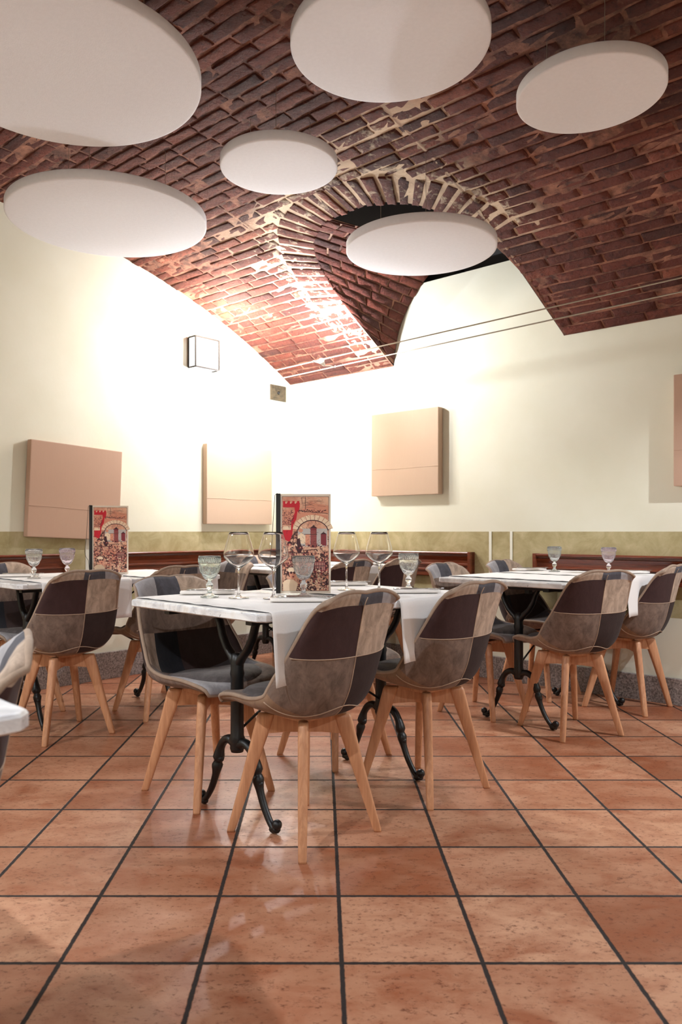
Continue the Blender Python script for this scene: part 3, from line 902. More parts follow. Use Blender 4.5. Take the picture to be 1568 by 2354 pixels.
def make_chair():
    root = empty('dining_chair')
    NUu, NVv = 32, 44
    ul = sorted(set([-1+2*i/NUu for i in range(NUu+1)]+[-0.02, 0.80, 0.45, -0.15, 0.05]))
    vl = sorted(set([i/NVv for i in range(NVv+1)]+[0.745, 0.90, 0.72]))
    vs, fs, ms = [], [], []
    nu, nv = len(ul), len(vl)
    for side in (1, -1):
        for v in vl:
            for u in ul:
                p = shell_pt(u, v); n = shell_n(u, v)
                edge = min(1-abs(u), v*1.4 if v < 0.5 else (1-v)*1.6)
                t = TH/2*min(1.0, 0.35+0.65*min(edge/0.12, 1)**0.6)
                vs.append(p+n*t*side)
    for side in (0, 1):
        o = side*nu*nv
        for j in range(nv-1):
            for i in range(nu-1):
                uc, vc = (ul[i]+ul[i+1])/2, (vl[j]+vl[j+1])/2
                q = (o+j*nu+i, o+j*nu+i+1, o+(j+1)*nu+i+1, o+(j+1)*nu+i)
                fs.append(q if side == 0 else tuple(reversed(q)))
                ms.append(CI[patch_in(uc, vc) if side == 0 else patch_out(uc, vc)])
    ring = [i for i in range(nu)]+[j*nu+nu-1 for j in range(1, nv)]+[(nv-1)*nu+i for i in range(nu-2, -1, -1)]+[j*nu for j in range(nv-2, 0, -1)]
    n = len(ring); o = nu*nv
    for k in range(n):
        a, b = ring[k], ring[(k+1) % n]
        fs.append((a, b, b+o, a+o)); 
        jj, ii = divmod(a, nu); ms.append(CI[patch_in(ul[ii]*0.98, vl[jj])])
    mb = MB(); mb.smooth = True
    mb.add(vs, fs); mb.m = ms
    mb.build('upholstered_shell', [M[x] for x in CHM], root)
    # piping round the rim
    pp = MB(); pp.smooth = True
    rim = [shell_pt(u, 0) for u in ul]+[shell_pt(1, v) for v in vl[1:]]+[shell_pt(u, 1) for u in reversed(ul[:-1])]+[shell_pt(-1, v) for v in reversed(vl[1:-1])]
    rim.append(rim[0]); pp.tube(rim, 0.0072, 8, False)
    pp.build('piping', M['f_pipe'], root)
    # stitched seams on the outside of the back
    sm = MB(); sm.smooth = True
    def outp(u, v): return shell_pt(u, v)-shell_n(u, v)*(TH/2+0.0002)
    sm.tube([outp(-0.02, 0.50+0.49*i/30) for i in range(31)], 0.0017, 5)
    sm.tube([outp(-0.97+1.94*i/40, 0.745) for i in range(41)], 0.0017, 5)
    sm.tube([outp(-0.97+1.94*i/40, 0.50-0.05*math.cos(i/40*PI*2)) for i in range(41)], 0.0020, 5)
    sm.build('stitched_seam', M['thread'], root)
    # loose round seat cushion sewn into the shell
    cu = MB(); cu.smooth = True
    rings = []
    for r, h in ((0.001, 0.030), (0.07, 0.029), (0.13, 0.024), (0.165, 0.016), (0.180, 0.004), (0.182, -0.006), (0.17, -0.016)):
        rr = []
        for k in range(36):
            an = 2*PI*k/36; ca, sa = math.cos(an), math.sin(an)
            x = r*ca*1.02; y = 0.045+r*sa
            v = 0.31-(y-0.02)*1.18
            base = shell_pt(max(min(x/0.235, 0.95), -0.95), max(min(v, 0.6), 0.05)).z
            rr.append((x, y, base+TH/2+h))
        rings.append(rr)
    cu.loft(rings)
    cu.build('seat_cushion', M['f_cushion'], root)
    # wooden underframe
    ap = MB()
    for an in (PI/4, -PI/4):
        ap.M = Matrix.Rotation(an, 4, 'Z')
        pts = [(-0.150, 0.333), (-0.06, 0.340), (0.06, 0.340), (0.150, 0.333), (0.128, 0.400), (-0.128, 0.400)]
        vs = [(x, -0.011, z) for x, z in pts]+[(x, 0.011, z) for x, z in pts]
        ap.add(vs, [tuple(range(6)), tuple(reversed(range(6, 12)))]+[(i, (i+1) % 6, 6+(i+1) % 6, 6+i) for i in range(6)])
    ap.M = Matrix.Identity(4)
    ap.build('cross_frame', M['beech'], root, 0.003)
    pb = MB(); pb.box(-0.075, 0.075, -0.075, 0.075, 0.393, 0.409); pb.build('mounting_block', M['beech'], root, 0.004)
    for k in range(4):
        lg = MB(); lg.smooth = True
        lg.M = Matrix.Rotation(PI/4+k*PI/2, 4, 'Z')
        rings = []
        for s, wr, wt in ((0, 0.013, 0.0125), (0.02, 0.0145, 0.0135), (0.3, 0.018, 0.015), (0.6, 0.0225, 0.0165), (0.85, 0.028, 0.0175), (0.97, 0.030, 0.0175), (1.0, 0.028, 0.016)):
            z = 0.402*s; rc = 0.250-(0.250-0.128)*s
            rr = []
            for q in range(16):
                an = 2*PI*q/16; ca, sa = math.cos(an), math.sin(an)
                e = 0.55
                rr.append((rc+wr*abs(ca)**e*(1 if ca > 0 else -1), wt*abs(sa)**e*(1 if sa > 0 else -1), z))
            rings.append(rr)
        lg.loft(rings); lg.build('leg', M['beech'], root)
    return root

CH0 = make_chair()
def place_chair(x, y, face_deg, label, cat='chair', group='patchwork chairs round the marble tables', first=[True]):
    o = CH0 if first[0] else copy_tree(CH0)
    first[0] = False
    o.location = (x, y, 0); o.rotation_euler = (0, 0, math.radians(face_deg-90))
    tag(o, label, cat, group)
    return o
place_chair(-0.06, 2.61, 135, 'patchwork chair in the foreground centre, its back to the camera, before the middle table')
place_chair(0.406, 3.06, 133, 'patchwork chair seen from behind, right of the foreground one at the middle table')
place_chair(-0.448, 3.02, -46, 'patchwork chair facing the camera at the left end of the middle table')
place_chair(0.057, 3.505, -45, 'patchwork chair mostly hidden behind the middle table, its legs below the menu')
place_chair(-1.31, 3.88, 134, 'patchwork chair seen from behind at the left table, below the smaller menu')
place_chair(-0.93, 4.35, 132, 'patchwork chair half hidden behind the middle table, at the right end of the left table')
place_chair(-1.72, 4.36, -46, 'patchwork chair facing the room, its blue top beyond the left table edge')
place_chair(-0.76, 4.86, 222, 'patchwork chair at the far end of the left table, seen behind the green goblet')
place_chair(1.27, 3.93, 110, 'patchwork chair seen from behind at the right table, nearest the camera there')
place_chair(1.78, 4.466, 135, 'patchwork chair at the right edge of the photo, seen from behind')
place_chair(0.917, 4.35, -45, 'patchwork chair at the left end of the right table, facing the camera')
place_chair(1.365, 4.82, -47, 'patchwork chair beyond the right table, between the painted stripes and the rail')
place_chair(0.03, 5.23, 134, 'patchwork chair back showing behind the left-hand of the two right wine glasses')
place_chair(0.40, 5.58, 133, 'patchwork chair back showing behind the clear goblet, before the long rail')
place_chair(-0.34, 5.70, -45, 'patchwork chair beyond the far table, its legs seen through the middle table frame')
place_chair(-0.785, 1.262, 202, 'patchwork chair at the left edge of the photo, closest to the camera')

# ------------------------------------------------------------------ marble bistro tables
T_L, T_W, T_H = 1.20, 0.76, 0.77
LD = math.atan2(0.704, 0.71)
def make_table():
    root = empty('bistro_table')
    # local x along the length, y across, origin at the centre on the floor
    tp = MB()
    n = []
    cl = 0.02
    outline = []
    def seg(x0, y0, x1, y1, k):
        for i in range(k):
            f = i/k; outline.append((x0+(x1-x0)*f+random.uniform(-0.0012, 0.0012), y0+(y1-y0)*f+random.uniform(-0.0012, 0.0012)))
    L, Wd = T_L/2, T_W/2
    seg(-L+cl, -Wd, L-cl, -Wd, 40); seg(L-cl, -Wd, L, -Wd+cl, 3); seg(L, -Wd+cl, L, Wd-cl, 26); seg(L, Wd-cl, L-cl, Wd, 3)
    seg(L-cl, Wd, -L+cl, Wd, 40); seg(-L+cl, Wd, -L, Wd-cl, 3); seg(-L, Wd-cl, -L, -Wd+cl, 26); seg(-L, -Wd+cl, -L+cl, -Wd, 3)
    m = len(outline)
    rings = []
    for ins, z in ((0.006, T_H-0.028), (0.0, T_H-0.024), (0.0, T_H-0.006), (0.003, T_H-0.001), (0.008, T_H)):
        rings.append([(x*(1-ins/L), y*(1-ins/Wd)+0, z+random.uniform(-0.0005, 0.0005)*(z < T_H-0.0005)) for x, y in outline])
    tp.loft(rings); tp.build('marble_top', M['marble'], root)
    fr = MB()
    for s in (-1, 1):
        fr.box(-T_L/2+0.07, T_L/2-0.07, s*0.235-0.016, s*0.235+0.016, T_H-0.052, T_H-0.0275)
        fr.box(s*0.40-0.02, s*0.40+0.02, -0.25, 0.25, T_H-0.056, T_H-0.030)
    fr.build('under_frame', M['iron'], root, 0.002)
    px = 0.39
    for s in (-1, 1):
        X = s*px
        pd = MB(); pd.smooth = True
        pd.lathe([(0.001, 0.235), (0.022, 0.237), (0.026, 0.25), (0.024, 0.265), (0.030, 0.28), (0.024, 0.295), (0.0235, 0.36), (0.0230, 0.50), (0.026, 0.515), (0.023, 0.53), (0.024, 0.56), (0.020, 0.585), (0.001, 0.59)], 20, (X, 0, 0))
        pd_o = pd.build('pedestal_column', M['iron'], root)
        for q in (-1, 1):
            am = MB(); am.smooth = True
            pts = [(X, q*0.004, 0.545), (X, q*0.028, 0.575), (X, q*0.060, 0.605), (X, q*0.085, 0.645), (X, q*0.100, 0.69), (X, q*0.118, 0.722), (X, q*0.150, 0.738), (X, q*0.24, 0.741)]
            pts2 = []
            for i in range(len(pts)-1):
                for f in (0, 0.5):
                    pts2.append(tuple(pts[i][k]+(pts[i+1][k]-pts[i][k])*f for k in range(3)))
            pts2.append(pts[-1])
            am.tube(pts2, [0.020-0.006*i/(len(pts2)-1) for i in range(len(pts2))], 10, True, 0.75)
            am.build('forked_arm', M['iron'], pd_o)
            ft = MB(); ft.smooth = True
            key = [(0.0, 0.012, 0.262, 0.019), (0.12, 0.040, 0.275, 0.019), (0.25, 0.074, 0.262, 0.018), (0.36, 0.098, 0.230, 0.017), (0.44, 0.108, 0.196, 0.023), (0.50, 0.112, 0.182, 0.015),
                   (0.56, 0.116, 0.165, 0.022), (0.64, 0.125, 0.130, 0.015), (0.76, 0.148, 0.078, 0.0135), (0.88, 0.178, 0.034, 0.0125), (0.95, 0.200, 0.018, 0.014), (1.0, 0.215, 0.019, 0.016)]
            pts, rr = [], []
            for i in range(37):
                y_, z_, r_ = cr(key, i/36); pts.append((X, q*y_, z_)); rr.append(r_)
            ft.tube(pts, rr, 10, True, 0.85)
            ft.ball((X, q*0.214, 0.034), 0.0175, 12, 8, (1, 1, 1))
            ft.ball((X, q*0.196, 0.015), 0.014, 10, 6, (1.1, 1.2, 1))
            ft.ball((X, q*0.102, 0.192), 0.017, 10, 6); ft.ball((X, q*0.124, 0.150), 0.014, 10, 6)
            ft.build('scrolled_foot', M['iron'], pd_o)
        lug = MB(); lug.box(X-s*0.10-0.018, X-s*0.10+0.018, -0.014, 0.014, T_H-0.085, T_H-0.050); lug.build('rod_bracket', M['iron'], root, 0.003)
        rd = MB(); rd.smooth = True
        rd.tube([(X-s*0.10, s*0.006, T_H-0.078), (-X+s*0.0, s*0.006, 0.30)], 0.0048, 8); rd.build('tie_rod', M['iron'], root)
    return root
TB0 = make_table()
CT1 = Vector((-0.183, 2.31, 0))+Vector((0.71, 0.704, 0))*0.6+Vector((-0.704, 0.71, 0))*0.38
def T_pt(N, t, s, z=T_H):
    """t along the length from the near corner N, s across away from the viewer side"""
    return Vector((N[0]+0.71*t-0.704*s, N[1]+0.704*t+0.71*s, z))
TABLES = {'mid': (-0.183, 2.31), 'left': (-1.433, 3.62), 'right': (1.165, 3.655), 'far': (-0.275, 4.945), 'near': (-1.25, 0.226)}
tl = {'mid': 'marble bistro table in the centre, the tall menu standing on it',
      'left': 'marble bistro table at the left carrying the smaller menu',
      'right': 'marble bistro table at the right with bare grey-white left end',
      'far': 'marble bistro table at the back of the room behind the wine glasses',
      'near': 'marble table corner at the left edge, closest to the camera'}
first = True
for kx, N in TABLES.items():
    o = TB0 if first else copy_tree(TB0)
    first = False
    c = T_pt(N, 0.6, 0.38, 0)
    o.location = c; o.rotation_euler = (0, 0, LD)
    if kx == 'near': o.location = (-1.092, 1.228, 0); o.rotation_euler = (0, 0, LD+PI/2)
    tag(o, tl[kx], 'table', 'marble topped cast iron tables')

# ------------------------------------------------------------------ linen runners draped across the tables
def runner(N, t0, t1, label, hang0=0.21, hang1=0.20, seed=1):
    rnd = random.Random(seed)
    mb = MB(); mb.smooth = True
    c = T_pt(N, (t0+t1)/2, 0.38, T_H)
    root_loc = c
    prof = []
    th = 0.0022
    # cross-table profile: (s, z, fold amount)
    S0, S1 = -0.004, T_W+0.004
    prof = [(S0-0.006, -hang0*(1-i/8), 1-i/8) for i in range(8)]
    prof += [(S0-0.005, -0.008, 0.05), (S0-0.001, 0.001, 0.0), (S0+0.010, 0.0036, 0)]
    prof += [(0.03+(T_W-0.06)*i/14, 0.0036, 0) for i in range(15)]
    prof += [(S1-0.010, 0.0036, 0), (S1+0.001, 0.001, 0.0), (S1+0.005, -0.008, 0.05)]
    prof += [(S1+0.006, -hang1*((i+1)/8), (i+1)/8) for i in range(8)]
    nw = 28
    ph = rnd.uniform(0, 6); grid = []
    for j, (s_, z_, k_) in enumerate(prof):
        row = []
        for i in range(nw+1):
            f = i/nw; t = t0+(t1-t0)*f
            off = k_*(0.010*math.sin(f*9+ph)+0.006*math.sin(f*17+ph*2))+k_*0.004
            sgn_ = -1 if s_ < 0.38 else 1
            edge = max(0, 1-min(f, 1-f)*14)
            lift = 0.0022*(0.5+0.5*math.sin(s_*75+ph+f*2))*edge if k_ == 0 and 0.02 < s_ < T_W-0.02 else 0
            tt = t+(0.002*math.sin(s_*40+ph)*edge)-k_*0.006*(f-0.5)
            p = T_pt(N, tt, s_+sgn_*off, T_H+z_+lift)-root_loc
            row.append(p)
        grid.append(row)
    nr = len(grid); vs = [p for r_ in grid for p in r_]
    fs = [(j*(nw+1)+i, j*(nw+1)+i+1, (j+1)*(nw+1)+i+1, (j+1)*(nw+1)+i) for j in range(nr-1) for i in range(nw)]
    mb.add(vs, fs)
    o = mb.build('table_runner', M['linen'])
    o.location = root_loc
    sol = o.modifiers.new('thickness', 'SOLIDIFY'); sol.thickness = th; sol.offset = 0
    tag(o, label, 'table runner', 'white linen runners')
runner(TABLES['mid'], 0.034, 0.50, 'white linen runner under the tall menu, hanging left of the foreground chair', 0.225, 0.02, 3)
runner(TABLES['mid'], 0.645, 1.11, 'white linen runner on the centre table hanging between the two nearest chairs', 0.225, 0.02, 4)
runner(TABLES['left'], 0.11, 0.60, 'white linen runner on the left table behind the chair back', 0.20, 0.02, 5)
runner(TABLES['left'], 0.70, 1.16, 'white linen runner at the right end of the left table', 0.20, 0.02, 6)
runner(TABLES['right'], 0.12, 0.56, 'white linen runner in the middle of the right table under the grey goblet', 0.20, 0.02, 7)
runner(TABLES['right'], 0.64, 1.08, 'white linen runner hanging beside the chair at the right edge', 0.21, 0.02, 8)
runner(TABLES['far'], 0.25, 0.66, 'white linen runner on the near end of the far table', 0.20, 0.02, 9)
runner(TABLES['far'], 0.76, 1.15, 'white linen runner on the right end of the far table', 0.20, 0.02, 10)

ZT = T_H+0.0062     # top of cloth
# ------------------------------------------------------------------ glassware
def mesh_lathe(name, prof, mat, seg=48):
    mb = MB(); mb.smooth = True; mb.lathe(prof, seg); return mb
def wine_glass():
    root = empty('wine_glass')
    # bowl: outer then back down the inside
    outer = [(0.005, 0.104), (0.008, 0.108), (0.020, 0.118), (0.038, 0.131), (0.051, 0.143), (0.0562, 0.153), (0.0560, 0.163), (0.0525, 0.180), (0.0455, 0.205), (0.0375, 0.232), (0.0343, 0.242)]
    inner = [(0.0340, 0.2421), (0.0369, 0.232), (0.0446, 0.205), (0.0516, 0.180), (0.0551, 0.163), (0.0553, 0.153), (0.050, 0.1440), (0.037, 0.1325), (0.019, 0.120), (0.006, 0.1125), (0.0005, 0.1115)]
    foot = [(0.0005, 0.0), (0.036, 0.0), (0.0385, 0.0012), (0.036, 0.0026), (0.022, 0.0042), (0.010, 0.0075), (0.0055, 0.014), (0.0040, 0.030), (0.0038, 0.085), (0.0042, 0.098)]
    mb = MB(); mb.smooth = True; mb.lathe(outer+inner, 56); mb.build('bowl', M['glass'], root)
    mb = MB(); mb.smooth = True; mb.lathe(foot+[(0.0052, 0.1035), (0.0005, 0.1038)], 40); mb.build('stem', M['glass'], root)
    return root
def goblet(mat):
    root = empty('goblet')
    outer = [(0.008, 0.063), (0.016, 0.066), (0.024, 0.074), (0.031, 0.088), (0.0365, 0.106), (0.0395, 0.124), (0.0405, 0.127), (0.0398, 0.131), (0.0405, 0.140), (0.0412, 0.150), (0.0414, 0.153)]
    inner = [(0.0392, 0.1535), (0.0384, 0.140), (0.0372, 0.124), (0.0338, 0.106), (0.028, 0.089), (0.020, 0.077), (0.010, 0.072), (0.0005, 0.071)]
    mb = MB(); mb.smooth = True; mb.lathe(outer+inner, 48)
    mb.build('bowl', mat, root)
    rb = MB(); rb.smooth = True
    for k in range(32):
        an = 2*PI*k/32
        rb.tube([(0.0405*math.cos(an), 0.0405*math.sin(an), 0.1275), (0.0418*math.cos(an), 0.0418*math.sin(an), 0.146)], 0.0017, 5)
    for k in range(8):       # almond relief medallions
        an = 2*PI*k/8
        pts = []
        for q in range(13):
            ph = 2*PI*q/12; z = 0.105+0.014*math.sin(ph); da = 0.24*math.cos(ph)
            r = cr([(0.066, 0.018), (0.074, 0.025), (0.088, 0.0315), (0.106, 0.037), (0.124, 0.0398)], z)[0]
            pts.append((r*math.cos(an+da), r*math.sin(an+da), z))
        rb.tube(pts, 0.0012, 5, False)
    rb.build('rim_relief', mat, root)
    st = MB(); st.smooth = True
    st.lathe([(0.0005, 0.0), (0.032, 0.0), (0.0345, 0.002), (0.033, 0.004), (0.022, 0.007), (0.012, 0.013), (0.0075, 0.022), (0.0075, 0.030), (0.0125, 0.036), (0.014, 0.043), (0.0125, 0.050), (0.0075, 0.056), (0.008, 0.062), (0.0005, 0.0625)], 40)
    st.build('stem', mat, root)
    return root
wg = wine_glass()
for i, (x, y, lab) in enumerate([(-0.305, 2.81, 'stemmed wine glass beside the green goblet, leftmost on the centre table'),
                                 (-0.176, 2.78, 'stemmed wine glass overlapping the spine of the tall menu'),
                                 (0.103, 3.20, 'stemmed wine glass just right of the tall menu'),
                                 (0.237, 3.17, 'stemmed wine glass next to the clear goblet, rightmost on the centre table')]):
    o = wg if i == 0 else copy_tree(wg)
    o.location = (x, y, ZT); tag(o, lab, 'wine glass', 'large wine glasses on the centre table')
for (x, y, mt, lab, z) in [(-0.417, 2.845, 'gl_green', 'green tinted goblet at the left end of the centre table', ZT),
                        (-0.068, 2.86, 'gl_clear', 'clear goblet standing in front of the tall menu', ZT),
                        (0.362, 3.20, 'gl_clear', 'clear pressed glass goblet at the right of the centre table', ZT),
                        (-1.50, 3.99, 'gl_clear', 'clear goblet on the left table, further left', ZT),
                        (-1.39, 4.18, 'gl_pink', 'lilac goblet on the left table beside the smaller menu', ZT),
                        (1.415, 4.66, 'gl_smoke', 'smoky grey goblet on the right table', ZT),
                        (1.655, 4.42, 'gl_pink', 'pink goblet on the right table above a chair back', ZT)]:
    g = goblet(M[mt]); g.location = (x, y, z); tag(g, lab, 'goblet')

# ------------------------------------------------------------------ napkins and cutlery
def make_napkin():
    mb = MB(); mb.smooth = True
    L, Wd = 0.21, 0.062
    rings = []
    for i in range(15):
        x = -L/2+L*i/14; rr = []
        e = 1-0.25*(abs(i-7)/7)**8
        for k in range(16):
            an = 2*PI*k/16; ca, sa = math.cos(an), math.sin(an)
            rr.append((x, Wd/2*e*abs(ca)**0.5*(1 if ca > 0 else -1), 0.0075+0.0072*abs(sa)**0.6*(1 if sa > 0 else -1)*e+0.0012*math.sin(x*60+k)*(sa > 0)))
        rings.append(rr)
    mb.loft(rings)
    return mb
def make_knife():
    root = empty('table_knife')
    b = MB(); b.smooth = True
    b.loft([[(x, y*w, 0.0012*s2) for y, s2 in ((-1, 0), (0, 1), (1, 0), (0, -1))] for x, w in ((0.0, 0.006), (0.03, 0.009), (0.07, 0.0095), (0.10, 0.006), (0.108, 0.001))])
    b.build('blade', M['steel'], root)
    h = MB(); h.smooth = True; h.tube([(-0.10, 0, 0.001), (-0.06, 0, 0.001), (-0.01, 0, 0.001), (0.003, 0, 0.0005)], [0.0055, 0.006, 0.0045, 0.003], 10, True, 0.6); h.build('handle', M['steel'], root)
    return root
def make_fork():
    root = empty('table_fork')
    h = MB(); h.smooth = True; h.tube([(-0.10, 0, 0.001), (-0.06, 0, 0.001), (0.02, 0, 0.002), (0.045, 0, 0.002)], [0.0055, 0.0055, 0.0028, 0.004], 10, True, 0.5); h.build('handle', M['steel'], root)
    t = MB(); t.smooth = True
    t.loft([[(x, y*w, 0.002+0.0012*s2) for y, s2 in ((-1, 0), (0, 1), (1, 0), (0, -1))] for x, w in ((0.043, 0.004), (0.052, 0.010), (0.062, 0.011))])
    for q in (-0.009, -0.003, 0.003, 0.009):
        t.tube([(0.058, q, 0.002), (0.08, q, 0.0005), (0.098, q, 0.004)], [0.0018, 0.0016, 0.0008], 6)
    t.build('tines', M['steel'], root)
    return root
nk0 = kn0 = fk0 = None
NAPS = [(-0.445, 2.985, 6, 'by the green goblet', 'mid'), (-0.075, 2.665, 3, 'before the tall menu', 'mid'),
        (0.365, 3.045, 5, 'below the clear goblet', 'mid'), (0.10, 3.47, 8, 'behind the wine glasses on the centre table', 'mid'),
        (-1.64, 4.14, 14, 'beside the clear goblet on the left table', 'left'), (-1.17, 4.08, 5, 'before the smaller menu on the left table', 'left'),
        (1.30, 4.80, 12, 'left of the smoky goblet on the right table', 'right'), (1.80, 4.47, 0, 'right of the pink goblet on the right table', 'right'),
        (0.33, 5.62, 8, 'on the right half of the far table', 'far'), (-0.30, 5.50, 8, 'on the left end of the far table', 'far')]
for i, (x, y, rz, where, tb) in enumerate(NAPS):
    if nk0 is None:
        nk0 = make_napkin().build('folded_napkin', M['napkin']); o = nk0
        kn0 = make_knife(); kn = kn0; fk0 = make_fork(); fk = fk0
    else:
        o = nk0.copy(); COL.objects.link(o); kn = copy_tree(kn0); fk = copy_tree(fk0)
    a = math.radians(rz)
    o.location = (x, y, ZT); o.rotation_euler = (0, 0, a)
    tag(o, 'folded white napkin '+where, 'napkin', 'folded napkins on the tables')
    for q, ob, nm, cat in ((0.012, kn, 'steel knife on the napkin ', 'knife'), (-0.012, fk, 'steel fork on the napkin ', 'fork')):
        ob.location = (x-math.sin(a)*q+0.02*math.cos(a), y+math.cos(a)*q+0.02*math.sin(a), ZT+0.0165); ob.rotation_euler = (0, 0, a+(0.05 if q > 0 else -0.04))
        tag(ob, nm+where, cat, 'cutlery on the napkins')

# ------------------------------------------------------------------ menus
INK = simple('print_ink', S(66, 28, 36), 0.5); RED = simple('print_red', S(206, 22, 44), 0.5); SALMON = simple('print_salmon', S(222, 150, 122), 0.5)
CREAM = simple('print_cream', S(246, 214, 182), 0.5); MAROON = simple('print_maroon', S(132, 46, 56), 0.5); GREYP = simple('print_grey', S(196, 186, 180), 0.5)
def print_ground():
    m, nt, b = new_mat('printed_scene')
    oc = coords(nt)
    c = ramp(nt, noise(nt, oc, 14, 4), 0.35, 0.65, S(212, 132, 108), S(244, 198, 166))
    v = nd(nt, 'ShaderNodeTexVoronoi', feature='DISTANCE_TO_EDGE'); v.inputs['Scale'].default_value = 70
    dv = nd(nt, 'ShaderNodeVectorMath', operation='ADD'); nt.links.new(oc, dv.inputs[0])
    nn = nd(nt, 'ShaderNodeTexNoise'); nn.inputs['Scale'].default_value = 45; nt.links.new(oc, nn.inputs['Vector'])
    sc = nd(nt, 'ShaderNodeVectorMath', operation='SCALE'); nt.links.new(nn.outputs['Color'], sc.inputs[0]); sc.inputs['Scale'].default_value = 0.02
    nt.links.new(sc.outputs[0], dv.inputs[1]); nt.links.new(dv.outputs[0], v.inputs['Vector'])
    ln = mth(nt, 'LESS_THAN', v.outputs['Distance'], 0.13)
    sp = nd(nt, 'ShaderNodeSeparateXYZ'); nt.links.new(oc, sp.inputs[0])
    low = mth(nt, 'LESS_THAN', sp.outputs[2], 0.245)
    ms = ramp(nt, noise(nt, oc, 26, 3), 0.47, 0.55)
    inkm = mth(nt, 'MULTIPLY', mth(nt, 'MULTIPLY', ln, ms), mth(nt, 'ADD', mth(nt, 'MULTIPLY', low, 0.75), 0.2))
    c = mixc(nt, inkm, c, S(58, 22, 32))
    blot = ramp(nt, noise(nt, mapping(nt, oc, (1, 1, 1.3)), 60, 5, 0.7), 0.55, 0.62)
    c = mixc(nt, mth(nt, 'MULTIPLY', mth(nt, 'MULTIPLY', blot, low), 0.85), c, S(108, 40, 50))
    nt.links.new(c, b.inputs['Base Color']); b.inputs['Roughness'].default_value = 0.35
    return m
PG = print_ground()
def make_menu():
    root = empty('menu')
    w, h = 0.200, 0.392
    # local: x across, z up, front faces -y
    cv = MB(); cv.box(0, w, 0, 0.0025, 0, h); cv.build('front_cover', M['paper'], root, 0.0006)
    bc = MB(); bc.M = Matrix.Rotation(math.radians(28), 4, 'Z'); bc.box(0, w, 0.004, 0.0065, 0, h); bc.M = Matrix.Identity(4); bc.build('back_cover', M['paper'], root, 0.0006)
    sp = MB(); sp.box(-0.016, 0.002, -0.002, 0.007, 0, h+0.002); sp.build('spine', M['black_plastic'], root, 0.002)
    pr = MB(); mats = [PG, INK, RED, SALMON, CREAM, MAROON, GREYP]
    y0 = -0.0004
    layer = [0]
    def poly(pts, mi, k=1):
        layer[0] += 1
        y = y0-0.00005*k-0.000002*layer[0]
        n = len(pts)
        pr.mi = mi
        pr.add([(x, y, z) for x, z in pts]+[(x, 0.0, z) for x, z in pts], [tuple(range(n))]+[(i, (i+1) % n, n+(i+1) % n, n+i) for i in range(n)])
    jr = random.Random(8)
    def U(x, z):   # picture coordinates: x 0..1 across, z 0..1 from the bottom
        return (0.008+x*(w-0.016), 0.010+z*(h-0.020))
    def rect(x0, x1, z0, z1, mi, k=1): poly([U(x0, z0), U(x1, z0), U(x1, z1), U(x0, z1)], mi, k)
    def circ(cx, cz, rx, rz, mi, k=1, n=16):
        j = [jr.uniform(0.45, 1.5) if n == 7 else 1 for i in range(n)]
        poly([U(cx+rx*j[i]*math.cos(2*PI*i/n), cz+rz*j[i]*math.sin(2*PI*i/n)) for i in range(n)], mi, k)
    def line(p, q, t, mi=1, k=3):
        (x0, z0), (x1, z1) = U(*p), U(*q); l = math.hypot(x1-x0, z1-z0) or 1; nx, nz = -(z1-z0)/l*t, (x1-x0)/l*t
        poly([(x0-nx, z0-nz), (x1-nx, z1-nz), (x1+nx, z1+nz), (x0+nx, z0+nz)], mi, k)
    rect(0, 1, 0, 1, 0, 0)
    for p, q in (((0, 0), (1, 0)), ((0, 1), (1, 1)), ((0, 0), (0, 1)), ((1, 0), (1, 1))): line(p, q, 0.0006)
    # sky hatching
    rr = random.Random(5)
    for i in range(26):
        z = rr.uniform(0.87, 0.99); x = rr.uniform(0.35, 0.8); line((x, z), (x+rr.uniform(0.08, 0.2), z+rr.uniform(-0.015, 0.015)), 0.0004, rr.choice((1, 3, 5)))
    line((0.42, 0.99), (0.43, 0.92), 0.0008); line((0.50, 0.99), (0.50, 0.86), 0.001); line((0.45, 0.93), (0.55, 0.935), 0.0006)
    poly([U(0.40, 0.86), U(0.70, 0.93), U(1, 0.90), U(1, 0.82), U(0.6, 0.84)], 3)
    # red battlement and wall
    rect(0.02, 0.38, 0.885, 0.935, 2)
    for i in range(4): rect(0.02+i*0.10, 0.07+i*0.10, 0.93, 0.952, 2)
    for i in range(3): rect(0.07+i*0.10, 0.10+i*0.10, 0.926, 0.938, 4, 2)
    poly([U(0.26, 0.90), U(0.38, 0.93), U(0.37, 0.86), U(0.33, 0.80), U(0.31, 0.76), U(0.24, 0.70), U(0.22, 0.60), U(0.16, 0.52), U(0.02, 0.55), U(0.02, 0.60), U(0.19, 0.62), U(0.20, 0.74), U(0.28, 0.84)], 2)
    rect(0.02, 0.27, 0.70, 0.86, 3, 0.5)
    rect(0.02, 0.20, 0.60, 0.645, 2); rect(0.02, 0.19, 0.65, 0.685, 4)
    for i in range(120):
        x, z = rr.uniform(0.03, 0.25), rr.uniform(0.70, 0.85); line((x, z), (x+rr.uniform(-0.04, 0.04), z+rr.uniform(-0.02, 0.02)), 0.0007, rr.choice((1, 5)))
    # row of vines over the arch
    line((0.34, 0.85), (0.98, 0.82), 0.0010)
    for i in range(22):
        x = 0.36+0.6*i/22; circ(x+rr.uniform(-.01, .01), 0.845+rr.uniform(-0.008, 0.012), 0.016, 0.007, rr.choice((1, 5, 1)), 2, 7)
    poly([U(0.33, 0.84), U(0.98, 0.80), U(0.98, 0.73), U(0.66, 0.79), U(0.30, 0.74)], 3)
    # arch stones
    n = 11
    def ar(t, r): return (0.66+math.cos(t)*(0.33+r), 0.60+math.sin(t)*(0.128+r*0.5)+0.02)
